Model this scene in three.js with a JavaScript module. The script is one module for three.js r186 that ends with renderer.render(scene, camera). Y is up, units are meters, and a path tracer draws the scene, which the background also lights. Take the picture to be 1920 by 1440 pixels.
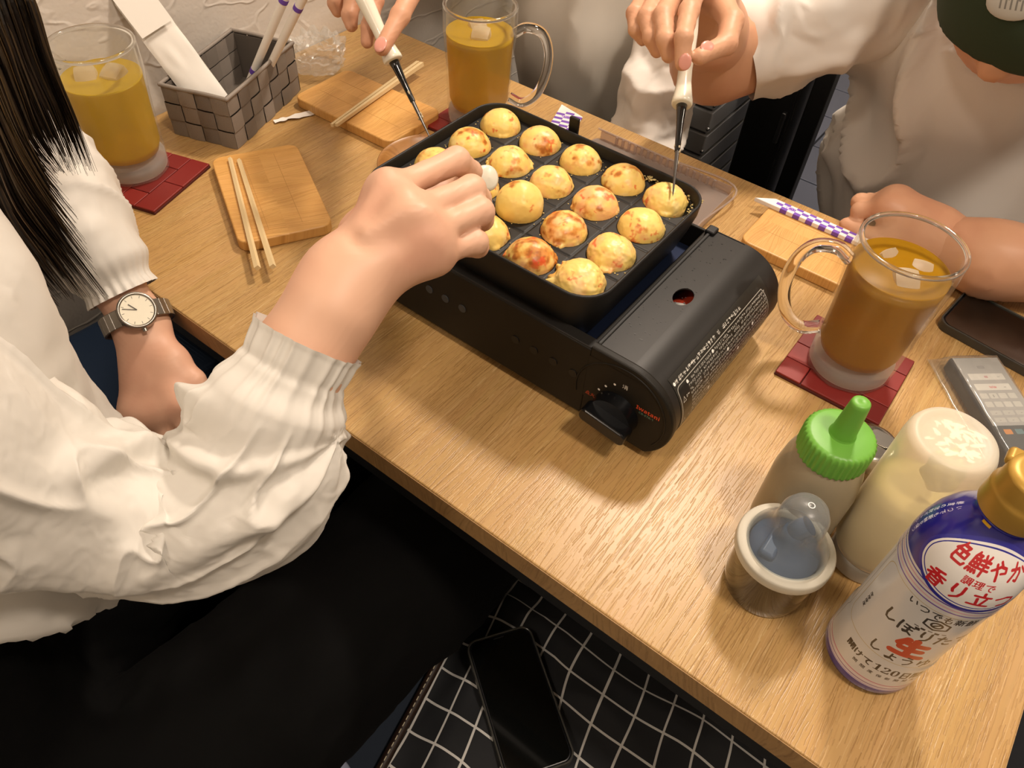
import * as THREE from 'three';
import { mergeGeometries, mergeVertices, toCreasedNormals } from 'three/addons/utils/BufferGeometryUtils.js';
import { RoundedBoxGeometry } from 'three/addons/geometries/RoundedBoxGeometry.js';
import { RectAreaLightUniformsLib } from 'three/addons/lights/RectAreaLightUniformsLib.js';

// ---------- camera, light, exposure ----------
const scene = new THREE.Scene();
const camera = new THREE.PerspectiveCamera(53.13, 4 / 3, 0.02, 20);
camera.position.set(0.3316, 1.2632, 0.5048);
camera.up.set(-0.48525, 0.65664, -0.57736);
camera.lookAt(-0.03728, 0.51081, -0.04094);
const renderer = new THREE.WebGLRenderer({ antialias: true });
renderer.toneMapping = THREE.LinearToneMapping;
renderer.toneMappingExposure = 0.8;
renderer.shadowMap.enabled = true;
RectAreaLightUniformsLib.init();
scene.background = new THREE.Color(0x0b0a09);
const T = 0.72, CEIL = 2.4;                 // table top and ceiling heights
// ceiling downlights: x, z, radius, watts-like strength, colour
const LAMPS = [
  [-0.05, -0.95, 0.11, 42, 0xffedda],
  [0.85, 0.25, 0.11, 22, 0xffedda],
  [-0.15, 1.2, 0.11, 9, 0xffedda],
  [1.5, -1.6, 0.11, 12, 0xffedda],
];

// ---------- helpers ----------
let seed = 7;
const rnd = () => { seed = (seed * 1664525 + 1013904223) >>> 0; return seed / 4294967296; };
const rr = (a, b) => a + (b - a) * rnd();
function h3(x, y, z) { let n = (x * 374761393 + y * 668265263 + z * 2147483647) | 0; n = Math.imul(n ^ (n >>> 13), 1274126177); n ^= n >>> 16; return (n >>> 0) / 4294967296; }
function vn(x, y, z = 0) {
  const i = Math.floor(x), j = Math.floor(y), k = Math.floor(z), f = x - i, g = y - j, h = z - k;
  const a = f * f * (3 - 2 * f), b = g * g * (3 - 2 * g), c = h * h * (3 - 2 * h), L = (p, q, t) => p + (q - p) * t;
  return L(L(L(h3(i, j, k), h3(i + 1, j, k), a), L(h3(i, j + 1, k), h3(i + 1, j + 1, k), a), b),
    L(L(h3(i, j, k + 1), h3(i + 1, j, k + 1), a), L(h3(i, j + 1, k + 1), h3(i + 1, j + 1, k + 1), a), b), c) * 2 - 1;
}
const fbm = (x, y, z, o = 3) => { let s = 0, a = 0.5; for (let i = 0; i < o; i++) { s += a * vn(x, y, z); x *= 2.03; y *= 2.03; z *= 2.03; a *= 0.5; } return s; };
const sm = (a, b, x) => { const t = Math.min(1, Math.max(0, (x - a) / (b - a))); return t * t * (3 - 2 * t); };
const V = (x, y, z) => new THREE.Vector3(x, y, z);
const names = {};
function numbered(n) { const k = names[n] = (names[n] ?? -1) + 1; return k ? `${n}_${String(k).padStart(3, '0')}` : n; }
function mat(color, roughness = 0.6, o = {}) { return new THREE.MeshPhysicalMaterial({ color, roughness, side: THREE.DoubleSide, ...o }); }
function part(name, geo, m, parent) { const o = new THREE.Mesh(geo, m); o.name = name; o.castShadow = o.receiveShadow = true; parent.add(o); return o; }
function tag(o, label, category, group, kind) { o.userData.label = label; if (category) o.userData.category = category; if (group) o.userData.group = group; if (kind) o.userData.kind = kind; return o; }
function thing(name, label, category, p = [0, 0, 0], turn = 0, group) {
  const o = new THREE.Group(); o.name = numbered(name); scene.add(o); o.position.set(...p); o.rotation.y = turn; return tag(o, label, category, group);
}
function struct(name, geo, m, label) { const o = part(name, geo, m, scene); return tag(o, label, 'structure', null, 'structure'); }
const box = (w, h, d, x = 0, y = 0, z = 0) => new THREE.BoxGeometry(w, h, d).translate(x, y, z);
const rbox = (w, h, d, r, x = 0, y = 0, z = 0, s = 3) => new RoundedBoxGeometry(w, h, d, s, r).translate(x, y, z);
const cyl = (r0, r1, h, x = 0, y = 0, z = 0, n = 32) => new THREE.CylinderGeometry(r1, r0, h, n).translate(x, y + h / 2, z);   // r0 bottom, r1 top, standing on y
const lathe = (pts, n = 64) => new THREE.LatheGeometry(pts.map(([x, y]) => new THREE.Vector2(x, y)), n);
const tube = (pts, r, n = 40, m = 10, closed = false) => new THREE.TubeGeometry(new THREE.CatmullRomCurve3(pts.map(p => p.isVector3 ? p : V(...p)), closed), n, r, m, closed);
function merge(list) { return mergeGeometries(list.map(g => { const q = g.index ? g.toNonIndexed() : g.clone(); for (const k of Object.keys(q.attributes)) if (!['position', 'normal', 'uv'].includes(k)) q.deleteAttribute(k); return q; })); }
function rrect(w, d, r) { const s = new THREE.Shape(), x = w / 2, y = d / 2; s.moveTo(-x + r, -y); s.lineTo(x - r, -y); s.absarc(x - r, -y + r, r, -Math.PI / 2, 0); s.lineTo(x, y - r); s.absarc(x - r, y - r, r, 0, Math.PI / 2); s.lineTo(-x + r, y); s.absarc(-x + r, y - r, r, Math.PI / 2, Math.PI); s.lineTo(-x, -y + r); s.absarc(-x + r, -y + r, r, Math.PI, 1.5 * Math.PI); return s; }
// flat slab with outline in x-z, standing on y = 0
function slab(shape, h, bevel = 0.001, seg = 2) {
  const g = new THREE.ExtrudeGeometry(shape, { depth: h - 2 * bevel, bevelEnabled: bevel > 0, bevelThickness: bevel, bevelSize: bevel, bevelOffset: -bevel, bevelSegments: seg, curveSegments: 10 });
  return g.rotateX(-Math.PI / 2).translate(0, bevel, 0);
}
function planarUV(g, fx, fy) { const p = g.attributes.position, uv = new Float32Array(p.count * 2); for (let i = 0; i < p.count; i++) { uv[2 * i] = fx(p.getX(i), p.getY(i), p.getZ(i)); uv[2 * i + 1] = fy(p.getX(i), p.getY(i), p.getZ(i)); } g.setAttribute('uv', new THREE.BufferAttribute(uv, 2)); return g; }
function canvasTex(w, h, draw, color = true) { const c = document.createElement('canvas'); c.width = w; c.height = h; const x = c.getContext('2d'); draw(x, w, h); const t = new THREE.CanvasTexture(c); if (color) t.colorSpace = THREE.SRGBColorSpace; t.wrapS = t.wrapT = THREE.RepeatWrapping; return t; }
// surface nets: mesh of the zero set of f(x,y,z) in a box
function nets(f, lo, hi, cell) {
  const n = [0, 1, 2].map(i => Math.ceil((hi[i] - lo[i]) / cell) + 1), [nx, ny, nz] = n, F = new Float32Array(nx * ny * nz);
  let q = 0; for (let k = 0; k < nz; k++) for (let j = 0; j < ny; j++) for (let i = 0; i < nx; i++) F[q++] = f(lo[0] + i * cell, lo[1] + j * cell, lo[2] + k * cell);
  const id = new Int32Array(nx * ny * nz).fill(-1), pos = [], idx = [], I = (i, j, k) => i + nx * (j + ny * k);
  for (let k = 0; k < nz - 1; k++) for (let j = 0; j < ny - 1; j++) for (let i = 0; i < nx - 1; i++) {
    let x = 0, y = 0, z = 0, c = 0;
    const v = [F[I(i, j, k)], F[I(i + 1, j, k)], F[I(i, j + 1, k)], F[I(i + 1, j + 1, k)], F[I(i, j, k + 1)], F[I(i + 1, j, k + 1)], F[I(i, j + 1, k + 1)], F[I(i + 1, j + 1, k + 1)]];
    const m = v.reduce((s, w) => s + (w < 0), 0); if (m === 0 || m === 8) continue;
    for (let a = 0; a < 8; a++) for (let b = 0; b < 3; b++) { const d = a | (1 << b); if (d === a) continue; if ((v[a] < 0) !== (v[d] < 0)) { const t = v[a] / (v[a] - v[d]); x += (a & 1) + (b === 0 ? t : 0); y += ((a >> 1) & 1) + (b === 1 ? t : 0); z += ((a >> 2) & 1) + (b === 2 ? t : 0); c++; } }
    id[I(i, j, k)] = pos.length / 3; pos.push(lo[0] + (i + x / c) * cell, lo[1] + (j + y / c) * cell, lo[2] + (k + z / c) * cell);
  }
  const st = [1, nx, nx * ny];
  for (let k = 1; k < nz - 1; k++) for (let j = 1; j < ny - 1; j++) for (let i = 1; i < nx - 1; i++) for (let a = 0; a < 3; a++) {
    const p = I(i, j, k), A = F[p], B = F[p + st[a]]; if ((A < 0) === (B < 0)) continue;
    const u = st[(a + 1) % 3], w = st[(a + 2) % 3], c0 = id[p], c1 = id[p - u], c2 = id[p - u - w], c3 = id[p - w];
    if (c0 < 0 || c1 < 0 || c2 < 0 || c3 < 0) continue;
    if (A < 0) idx.push(c0, c1, c2, c0, c2, c3); else idx.push(c0, c2, c1, c0, c3, c2);
  }
  const g = new THREE.BufferGeometry(); g.setAttribute('position', new THREE.Float32BufferAttribute(pos, 3)); g.setIndex(idx); g.computeVertexNormals();
  g.setAttribute('uv', new THREE.BufferAttribute(new Float32Array(pos.length / 3 * 2), 2)); return g;
}
// distance to a tapered capsule
function cone(a, b, r0, r1) {
  const ax = a[0], ay = a[1], az = a[2], bx = b[0] - ax, by = b[1] - ay, bz = b[2] - az, L = bx * bx + by * by + bz * bz || 1e-9;
  return (x, y, z) => { const px = x - ax, py = y - ay, pz = z - az, t = Math.min(1, Math.max(0, (px * bx + py * by + pz * bz) / L)), dx = px - t * bx, dy = py - t * by, dz = pz - t * bz; return Math.sqrt(dx * dx + dy * dy + dz * dz) - (r0 + (r1 - r0) * t); };
}
const ell = (c, r) => (x, y, z) => { const dx = (x - c[0]) / r[0], dy = (y - c[1]) / r[1], dz = (z - c[2]) / r[2], k = Math.sqrt(dx * dx + dy * dy + dz * dz); return (k - 1) * Math.min(r[0], r[1], r[2]); };
const smin = (a, b, k) => { const h = Math.max(k - Math.abs(a - b), 0) / k; return Math.min(a, b) - h * h * k * 0.25; };
function blend(list, k) { return (x, y, z) => { let d = 1e3; for (const f of list) d = smin(d, f(x, y, z), k); return d; }; }
function bounds(pts, pad) { const lo = [1e9, 1e9, 1e9], hi = [-1e9, -1e9, -1e9]; for (const p of pts) for (let i = 0; i < 3; i++) { lo[i] = Math.min(lo[i], p[i] - pad); hi[i] = Math.max(hi[i], p[i] + pad); } return [lo, hi]; }
function displace(g, fn) { const p = g.attributes.position, n = g.attributes.normal; for (let i = 0; i < p.count; i++) { const d = fn(p.getX(i), p.getY(i), p.getZ(i), n.getX(i), n.getY(i), n.getZ(i)); p.setXYZ(i, p.getX(i) + n.getX(i) * d, p.getY(i) + n.getY(i) * d, p.getZ(i) + n.getZ(i) * d); } g.computeVertexNormals(); return g; }
function paint(g, fn) { const p = g.attributes.position, c = new Float32Array(p.count * 3), o = new THREE.Color(); for (let i = 0; i < p.count; i++) { fn(o, p.getX(i), p.getY(i), p.getZ(i)); c[3 * i] = o.r; c[3 * i + 1] = o.g; c[3 * i + 2] = o.b; } g.setAttribute('color', new THREE.BufferAttribute(c, 3)); return g; }
const C = (h) => new THREE.Color(h);
// parametric grid surface, closed in u when wrap
function gridSurf(nu, nv, fn, wrap = false) {
  const pos = [], uv = [], idx = [];
  for (let j = 0; j <= nv; j++) for (let i = 0; i <= nu; i++) { const p = fn(i / nu, j / nv); pos.push(p[0], p[1], p[2]); uv.push(i / nu, j / nv); }
  for (let j = 0; j < nv; j++) for (let i = 0; i < nu; i++) { const a = j * (nu + 1) + i, b = a + 1, c = a + nu + 1, d = c + 1; idx.push(a, c, b, b, c, d); }
  const g = new THREE.BufferGeometry(); g.setAttribute('position', new THREE.Float32BufferAttribute(pos, 3)); g.setAttribute('uv', new THREE.Float32BufferAttribute(uv, 2)); g.setIndex(idx); g.computeVertexNormals();
  if (wrap) { const n = g.attributes.normal; for (let j = 0; j <= nv; j++) { const a = j * (nu + 1), b = a + nu; const v = V(n.getX(a) + n.getX(b), n.getY(a) + n.getY(b), n.getZ(a) + n.getZ(b)).normalize(); n.setXYZ(a, v.x, v.y, v.z); n.setXYZ(b, v.x, v.y, v.z); } }
  return g;
}
// ---------- room ----------
const plasterBump = canvasTex(1024, 1024, (x, w, h) => {
  const im = x.createImageData(w, h);
  for (let j = 0; j < h; j++) for (let i = 0; i < w; i++) {
    const a = fbm(i / 70, j / 40, 1, 4), r = 1 - Math.abs(fbm(i / 90 + 9, j / 38, 5, 3)) * 6, v = 120 + 50 * a + (r > 0.55 ? (r - 0.55) * 160 : 0) + 8 * vn(i / 3, j / 3, 2);
    im.data.set([v, v, v, 255], 4 * (j * w + i));
  }
  x.putImageData(im, 0, 0);
}, false);
const M = {};
M.plaster = mat(0xd9d2c8, 0.85, { bumpMap: plasterBump, bumpScale: 0.0022 });
M.ceiling = mat(0xd8d0c4, 0.9);
M.darkWall = mat(0x6a645c, 0.9);
const RX0 = -0.57, RX1 = 2.6, RZ0 = -3.0, RZ1 = 1.7, TH = 0.12;
const wl = struct('wall_left', planarUV(box(TH, CEIL, RZ1 - RZ0, RX0 - TH / 2, CEIL / 2, (RZ0 + RZ1) / 2), (x, y, z) => z / 0.9, (x, y) => y / 0.9), M.plaster, 'white trowelled plaster wall at the end of the table');
struct('wall_back', box(RX1 - RX0, CEIL, TH, (RX0 + RX1) / 2, CEIL / 2, RZ0 - TH / 2), M.plaster, 'plain wall far behind the diners');
struct('wall_right', box(TH, CEIL, RZ1 - RZ0, RX1 + TH / 2, CEIL / 2, (RZ0 + RZ1) / 2), M.plaster, 'plain wall across the room');
struct('wall_front', box(RX1 - RX0, CEIL, TH, (RX0 + RX1) / 2, CEIL / 2, RZ1 + TH / 2), M.plaster, 'plain wall behind the near bench');
struct('ceiling', box(RX1 - RX0 + 2 * TH, TH, RZ1 - RZ0 + 2 * TH, (RX0 + RX1) / 2, CEIL + TH / 2, (RZ0 + RZ1) / 2), M.ceiling, 'flat pale ceiling with round downlights');
const floor = struct('floor', box(RX1 - RX0, 0.1, RZ1 - RZ0, (RX0 + RX1) / 2, -0.056, (RZ0 + RZ1) / 2), mat(0x1b1e26, 0.8), 'dark blue-grey tiled floor with black joints');
{ // separate floor tiles where the floor shows between the black panels
  const tm = [0x565c6c, 0x5c6273, 0x515767].map(c => mat(c, 0.45)), S = 0.2, g = rbox(S - 0.006, 0.012, S - 0.006, 0.002, 0, 0, 0, 2);
  for (let i = 0; i < 9; i++) for (let j = 0; j < 10; j++) { const t = part('tile', g, tm[(i * 7 + j * 3) % 3], floor); t.position.set(-0.47 + i * S, -0.006, -2.9 + j * S); }
}
// ceiling downlights
const lampGlow = new THREE.MeshStandardMaterial({ color: 0x000000, emissive: 0xffe2bd, emissiveIntensity: 6 });
LAMPS.forEach(([x, z, r, power, col], i) => {
  const t = thing('ceiling_downlight', 'round recessed warm ceiling downlight above the restaurant tables', 'lamp', [x, CEIL, z], 0, 'ceiling downlights');
  part('trim_ring', new THREE.TorusGeometry(r + 0.006, 0.008, 8, 40).rotateX(Math.PI / 2), mat(0xe8e4dc, 0.5), t);
  part('lamp_diffuser', new THREE.CylinderGeometry(r, r, 0.006, 40).translate(0, -0.004, 0), lampGlow, t);
  const L = new THREE.RectAreaLight(col, power / (4 * r * r) / Math.PI, 2 * r, 2 * r); L.position.set(x, CEIL - 0.012, z); L.lookAt(x, 0, z); scene.add(L);
});

// ---------- table ----------
const TX0 = -0.5685, TX1 = 0.5305, TZ0 = -0.3495, TZ1 = 0.2475;
function woodTex(w, h, base, dark, light, n, len) {
  return canvasTex(w, h, (x) => {
    x.fillStyle = base; x.fillRect(0, 0, w, h);
    for (let i = 0; i < 60; i++) { x.globalAlpha = 0.06; x.fillStyle = rnd() < 0.5 ? dark : light; const cx = rr(0, w), ww = rr(10, 90); x.beginPath(); x.ellipse(cx, rr(0, h), ww, rr(h * 0.2, h * 0.7), rr(-0.05, 0.05), 0, 7); x.fill(); }
    for (let i = 0; i < n; i++) {
      let px = rr(0, w), py = rr(-50, h); const L = rr(len * 0.3, len), st = Math.floor(L / 8) + 2; x.globalAlpha = rr(0.12, 0.5); x.strokeStyle = rnd() < 0.72 ? dark : light; x.lineWidth = rr(0.6, 1.9);
      x.beginPath(); x.moveTo(px, py); for (let k = 0; k < st; k++) { py += 8; px += 3.2 * vn(px / 55, py / 70, 3) + rr(-0.7, 0.7); x.lineTo(px, py); } x.stroke();
    }
    x.globalAlpha = 1;
  });
}
M.wood = (() => { // oak laminate: short dark pores in rows along the grain (v), on streaky ground
  const S = 2048, col = (x, w, h, bump) => {
    x.fillStyle = bump ? '#bbbbbb' : '#b8935d'; x.fillRect(0, 0, w, h); seed = 99;
    if (!bump) { for (let i = 0; i < 420; i++) { x.globalAlpha = rr(0.03, 0.1); x.fillStyle = ['#9a7442', '#caa873', '#c29c66', '#a8804c'][Math.floor(rnd() * 4)]; const cx = rr(0, w), ww = rr(3, 46); x.beginPath(); x.ellipse(cx, rr(0, h), ww, rr(h * 0.1, h * 0.6), rr(-0.03, 0.03), 0, 7); x.fill(); } }
    seed = 1234; x.lineCap = 'round';
    for (let c = 0; c < 760; c++) { const cx = rr(0, w), dens = rr(0.3, 1), dk = rnd();
      for (let y = rr(-60, 0); y < h;) { const L = rr(14, 95) * (0.5 + dens), al = rr(0.15, 0.55) * (0.4 + 0.6 * dens); x.globalAlpha = bump ? Math.min(1, al * 1.5) : al; x.strokeStyle = bump ? '#555555' : dk < 0.8 ? '#7d5a2e' : '#dcc093'; x.lineWidth = rr(1, 2.6);
        let px = cx + 9 * vn(cx / 40, y / 260, 4) + 3 * vn(cx, y / 60, 8); x.beginPath(); x.moveTo(px, y); for (let k = 1; k <= 4; k++) { const yy = y + L * k / 4; x.lineTo(cx + 9 * vn(cx / 40, yy / 260, 4) + 3 * vn(cx, yy / 60, 8) + rr(-1, 1), yy); } x.stroke(); y += L + rr(4, 50) / dens; } }
    x.globalAlpha = 1;
  };
  const map = canvasTex(S, S, (x, w, h) => col(x, w, h, false)), b = canvasTex(S, S, (x, w, h) => col(x, w, h, true), false);
  return mat(0xffffff, 0.34, { map, bumpMap: b, bumpScale: 0.0004, specularIntensity: 0.9 });
})();
M.woodEdge = mat(0xffffff, 0.5, { map: woodTex(1024, 64, '#a98555', '#7c5c36', '#bb9766', 700, 60) });
M.black = mat(0x0c0c0d, 0.55);
{
  const t = thing('dining_table', 'light oak laminate restaurant table on a black frame beside the plaster wall', 'table', [0, 0, 0]);
  const TT = 0.028, cx = (TX0 + TX1) / 2, cz = (TZ0 + TZ1) / 2, w = TX1 - TX0, d = TZ1 - TZ0;
  part('tabletop', planarUV(rbox(w, TT, d, 0.0015, cx, T - TT / 2, cz, 2), (x) => (x - TX0) / 0.55, (x, y, z) => (z - TZ0) / 0.6), M.wood, t);
  const eg = (ww, dd, x, z, along) => part('edge_band', planarUV(box(ww, TT - 0.003, dd, x, T - TT / 2, z), (X, Y, Z) => (along ? X : Z) / 0.7, (X, Y) => Y / 0.03), M.woodEdge, t);
  eg(w - 0.004, 0.0008, cx, TZ1 + 0.0003, 1); eg(w - 0.004, 0.0008, cx, TZ0 - 0.0003, 1); eg(0.0008, d - 0.004, TX1 + 0.0003, cz, 0);
  for (const s of [-1, 1]) { part('apron', box(w - 0.06, 0.06, 0.02, cx, T - TT - 0.03, cz + s * (d / 2 - 0.03)), M.black, t); part('apron', box(0.02, 0.06, d - 0.08, cx + s * (w / 2 - 0.04), T - TT - 0.03, cz), M.black, t); }
  for (const s of [-1, 1]) { part('leg', rbox(0.06, T - TT - 0.06, 0.06, 0.004, cx + s * 0.42, (T - TT - 0.06) / 2 + 0.015, cz), M.black, t); part('foot', rbox(0.07, 0.03, d - 0.1, 0.006, cx + s * 0.42, 0.015, cz), M.black, t); }
}
// ---------- brush-stroke lettering (no font here holds these characters) ----------
const GLYPH = {
  '消': '1,2 2.5,3|0.8,4.5 2.2,5.4|0.8,9 2.6,6.5|6.5,0.5 6.5,4|4.5,1 5.3,3|8.6,1 7.8,3|4.5,4 4.5,9.5|4.5,4 8.7,4 8.7,9.3 7.6,9|4.5,5.8 8.7,5.8|4.5,7.5 8.7,7.5',
  '点': '5,0.5 5,4|5,2.2 8,2.2|2.5,4 2.5,7 7.7,7 7.7,4 2.5,4|1.5,8 1,9.6|3.6,8 4,9.6|6,8 6.4,9.6|8.2,8 9,9.6',
  '火': '5,0.8 4.8,4.5 2.8,7.5 1,9.4|5,4.5 6.8,7.5 9.2,9.4|2.2,2.8 2.8,5|8,2.6 6.8,4.8',
  '色': '3.6,0.5 2.6,2.4 1.2,4|3.4,1.6 7,1.6 5.8,3.6|2.2,3.6 8,3.6 8,6.2 2.2,6.2|5,3.6 5,6.2|2.2,3.6 2.2,8.2 3,9.3 8.4,9.3 9,8',
  '鮮': '1.8,0.5 0.8,2.4|1.6,1.4 3.8,1.4 3,2.8|0.8,3 4.4,3 4.4,6.6 0.8,6.6 0.8,3|2.6,3 2.6,6.6|0.8,4.8 4.4,4.8|0.8,8 0.4,9.4|1.9,8 2,9.4|3.2,8 3.4,9.4|4.4,8 4.9,9.2|6,0.6 6.6,2|8.8,0.4 8,2|5.4,2.6 9.5,2.6|5.7,4.4 9.2,4.4|5.1,6.4 9.8,6.4|7.4,2.6 7.4,9.7',
  'や': '1,5 5,2.6 8,3 8.2,5 6,5.6|4.5,0.8 5.6,2.2|2.6,2.2 4.2,6 5,9.5',
  'か': '0.8,3.4 5.4,2.8 5.6,5 5,9 3.8,8.4|3.4,0.6 3,4 1,9|7.2,2.4 8.8,4.6',
  '調': '1,0.8 3.4,0.8|0.6,2.4 4,2.4|1,4 3.4,4|1,5.4 3.4,5.4|1,7 3.4,7 3.4,9.2 1,9.2 1,7|5,1 5,6 4.4,9.5|5,1 9.2,1 9.2,9.5 8.4,9|6,3 8.2,3|7.1,1.8 7.1,4.6|5.8,4.6 8.4,4.6|6,6 8.2,6 8.2,8 6,8 6,6',
  '理': '0.6,1.4 3.8,1.4|0.8,4.4 3.6,4.4|0.4,8 4,7.2|2.2,1.4 2.2,7.6|5,1 9,1 9,5 5,5 5,1|5,3 9,3|7,1 7,9.2|5,7 9,7|4.4,9.2 9.7,9.2',
  'で': '0.8,2.4 8.6,1.4 5.4,3.6 4.6,6.4 5.6,8.6 8,9.2|7.6,4.4 8.4,5.8|8.8,3.6 9.6,5',
  '香': '7.4,0.5 3,1.4|1,3 9,3|5,1 5,5.4|5,3 1,5.6|5,3 9,5.6|2.8,5.8 7.4,5.8 7.4,9.5 2.8,9.5 2.8,5.8|2.8,7.6 7.4,7.6',
  'り': '3,1 2.8,4.6 3.4,6|7,0.8 7.2,5 6.4,7.6 4,9.6',
  '立': '5,0.5 5.2,2.4|1.4,2.8 8.6,2.8|3.2,4.4 4,8|7,4 6,8.4|0.6,9 9.4,9',
  'つ': '0.8,3.6 5,2.2 8.4,3 9,5.4 7,7.8 3.6,8.6',
  'い': '1.6,2.2 1.8,6 3,8 4.2,6.8|7.4,2.6 8.8,6',
  'も': '4.6,0.8 3.8,6 4,8.6 6,9.4 8.4,8.4 8.4,6|1.8,3 7,3|1.6,5.4 6.6,5.4',
  '新': '2.8,0.5 2.8,1.6|0.6,1.8 5,1.8|1.6,2.4 2,3.6|4,2.4 3.6,3.6|0.4,4 5.2,4|0.6,6 5,6|2.8,4 2.8,9.5|2.4,6.4 0.6,8.6|3.2,6.4 4.8,8|8.6,0.8 6.2,2|6.2,2 6.2,6 5.4,9.4|6.2,4.2 9.6,4.2|8,4.2 8,9.6',
  'し': '3.4,0.8 3,6 3.8,8.6 6,9 8.4,6.8',
  'ぼ': '1.4,1.4 1.1,5 1.4,9|3.8,2.4 8,2.4|3.8,4.8 8,4.8|6,2.4 6,8 4.6,8.8 4,7.8 6,7.2 8.6,8.8|8.2,0.4 8.8,1.6|9.3,0.2 9.9,1.4',
  'た': '0.8,3 5,2.6|3.4,0.8 1.2,9|5.4,4.8 8.8,4.6|5.2,7.6 6.2,8.8 9.2,8.8',
  'て': '0.8,2.4 8.8,1.4 5.4,3.6 4.6,6.4 5.6,8.6 8.2,9.2',
  '生': '2.8,1 1.2,4.4|2.4,2.8 8.6,2.4|5,0.4 5,9|2.2,5.8 8.2,5.4|0.8,9.2 9.4,8.8',
  'ょ': '5.4,3 5.4,8.4 3.4,9.2 2.6,8.2 5,7.4 8,9|5.4,5 8,4.8',
  'う': '3.6,0.8 6.4,1.6|1.8,4.2 6,3.2 7.8,5 6.6,7.8 4,9.6',
  'ゆ': '1.6,2.4 1.4,7 2.2,5 4.4,2.6 7.4,2.8 8.6,5 7,7.4 5,6.8|5.4,0.8 5.8,6 4,9.6',
  '開': '0.8,0.8 0.8,9.6|0.8,0.8 4,0.8 4,3.8 0.8,3.8|0.8,2.3 4,2.3|9.2,0.8 9.2,9.6 8.4,9.2|9.2,0.8 6,0.8 6,3.8 9.2,3.8|6,2.3 9.2,2.3|2.6,5 7.4,5|2.2,6.8 7.8,6.8|4,5 3.2,9|6.2,5 6.2,9',
  'け': '1.6,1.2 1.2,5 1.6,9|4,3.2 9,3|6.8,0.8 7,5 6.2,8 4.8,9.6',
  '日': '2.4,0.8 7.6,0.8 7.6,9.4 2.4,9.4 2.4,0.8|2.4,5 7.6,5',
  '間': '0.8,0.8 0.8,9.6|0.8,0.8 4,0.8 4,3.8 0.8,3.8|0.8,2.3 4,2.3|9.2,0.8 9.2,9.6 8.4,9.2|9.2,0.8 6,0.8 6,3.8 9.2,3.8|6,2.3 9.2,2.3|3,5 7,5 7,9 3,9 3,5|3,7 7,7',
  '度': '5,0.2 5,1.4|1.4,1.6 9.2,1.6|1.6,1.6 1.4,6 0.4,9.4|2.6,3.4 8.8,3.4|4.2,2.4 4.2,5 7,5 7,2.4|3,6.2 7.8,6.2 5.6,8.4 2.4,9.6|4,7 6,8.8 9,9.6',
  '保': '2.8,0.6 0.6,4.6|1.9,3 1.9,9.6|4.4,1 8.6,1 8.6,3.8 4.4,3.8 4.4,1|3.4,5.4 9.6,5.4|6.5,3.8 6.5,9.6|6.2,5.6 3.6,8.6|6.8,5.6 9.4,8.6',
  'の': '5.2,1.6 4.6,5 2.8,8 1.4,6.4 2.4,3 5.4,1.6 8.4,3.2 8.6,6.2 6,9',
  'を': '1.4,2 7.6,1.8|4.6,0.6 2,5.2 4.4,4.2 5.2,6.8|8.4,3.8 4,6.2 3.6,8.6 8,9',
  '密': '5,0.2 5,1.4|1,3 1,1.6 9,1.6 9,3|2,3.6 1.6,5|4,3 4.4,5.2 7.6,4.6|7,2.8 3.4,5.8|8,3.6 8.8,4.8|5,6 5,9.2|2,7 2,9.3 8,9.3 8,7',
  '封': '2.6,0.6 2.6,4|0.8,2 4.6,2|0.4,4 5,4|2.6,4.6 2.6,9|0.8,6.4 4.6,6.4|0.4,9.2 5,8.6|5.4,3.4 9.6,3.4|8,0.8 8,9.4 7,9|6,5 6.8,6.6',
  'ボ': '1,3 8,3|4.6,0.8 4.6,9.2 3.8,8.8|2.8,5 1,8|6.4,5 8.4,8|8,0.4 8.6,1.6|9.2,0.2 9.8,1.4',
  'ト': '3.6,0.8 3.6,9.4|3.6,4 7.6,6',
  'ル': '2.8,1.6 2.6,6 0.8,9|5.6,1 5.6,9 9.4,5.6',
  '△': '5,1 9.4,9 0.6,9 5,1',
};
function glyphs(x, str, px, py, size, color, weight = 0.9, step = 1.02, sx = 1) {
  x.strokeStyle = color; x.lineCap = 'round'; x.lineJoin = 'round'; x.lineWidth = weight * size / 10;
  [...str].forEach((ch, i) => {
    const g = GLYPH[ch]; if (!g) { if (ch !== ' ') { x.fillStyle = color; x.font = `bold ${size}px serif`; x.fillText(ch, px + i * size * step * sx, py + size * 0.86); } return; }
    for (const s of g.split('|')) { x.beginPath(); s.split(' ').forEach((q, k) => { const [a, b] = q.split(',').map(Number), X = px + i * size * step * sx + a * size * sx / 10, Y = py + b * size / 10; k ? x.lineTo(X, Y) : x.moveTo(X, Y); }); x.stroke(); }
  });
}
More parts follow.
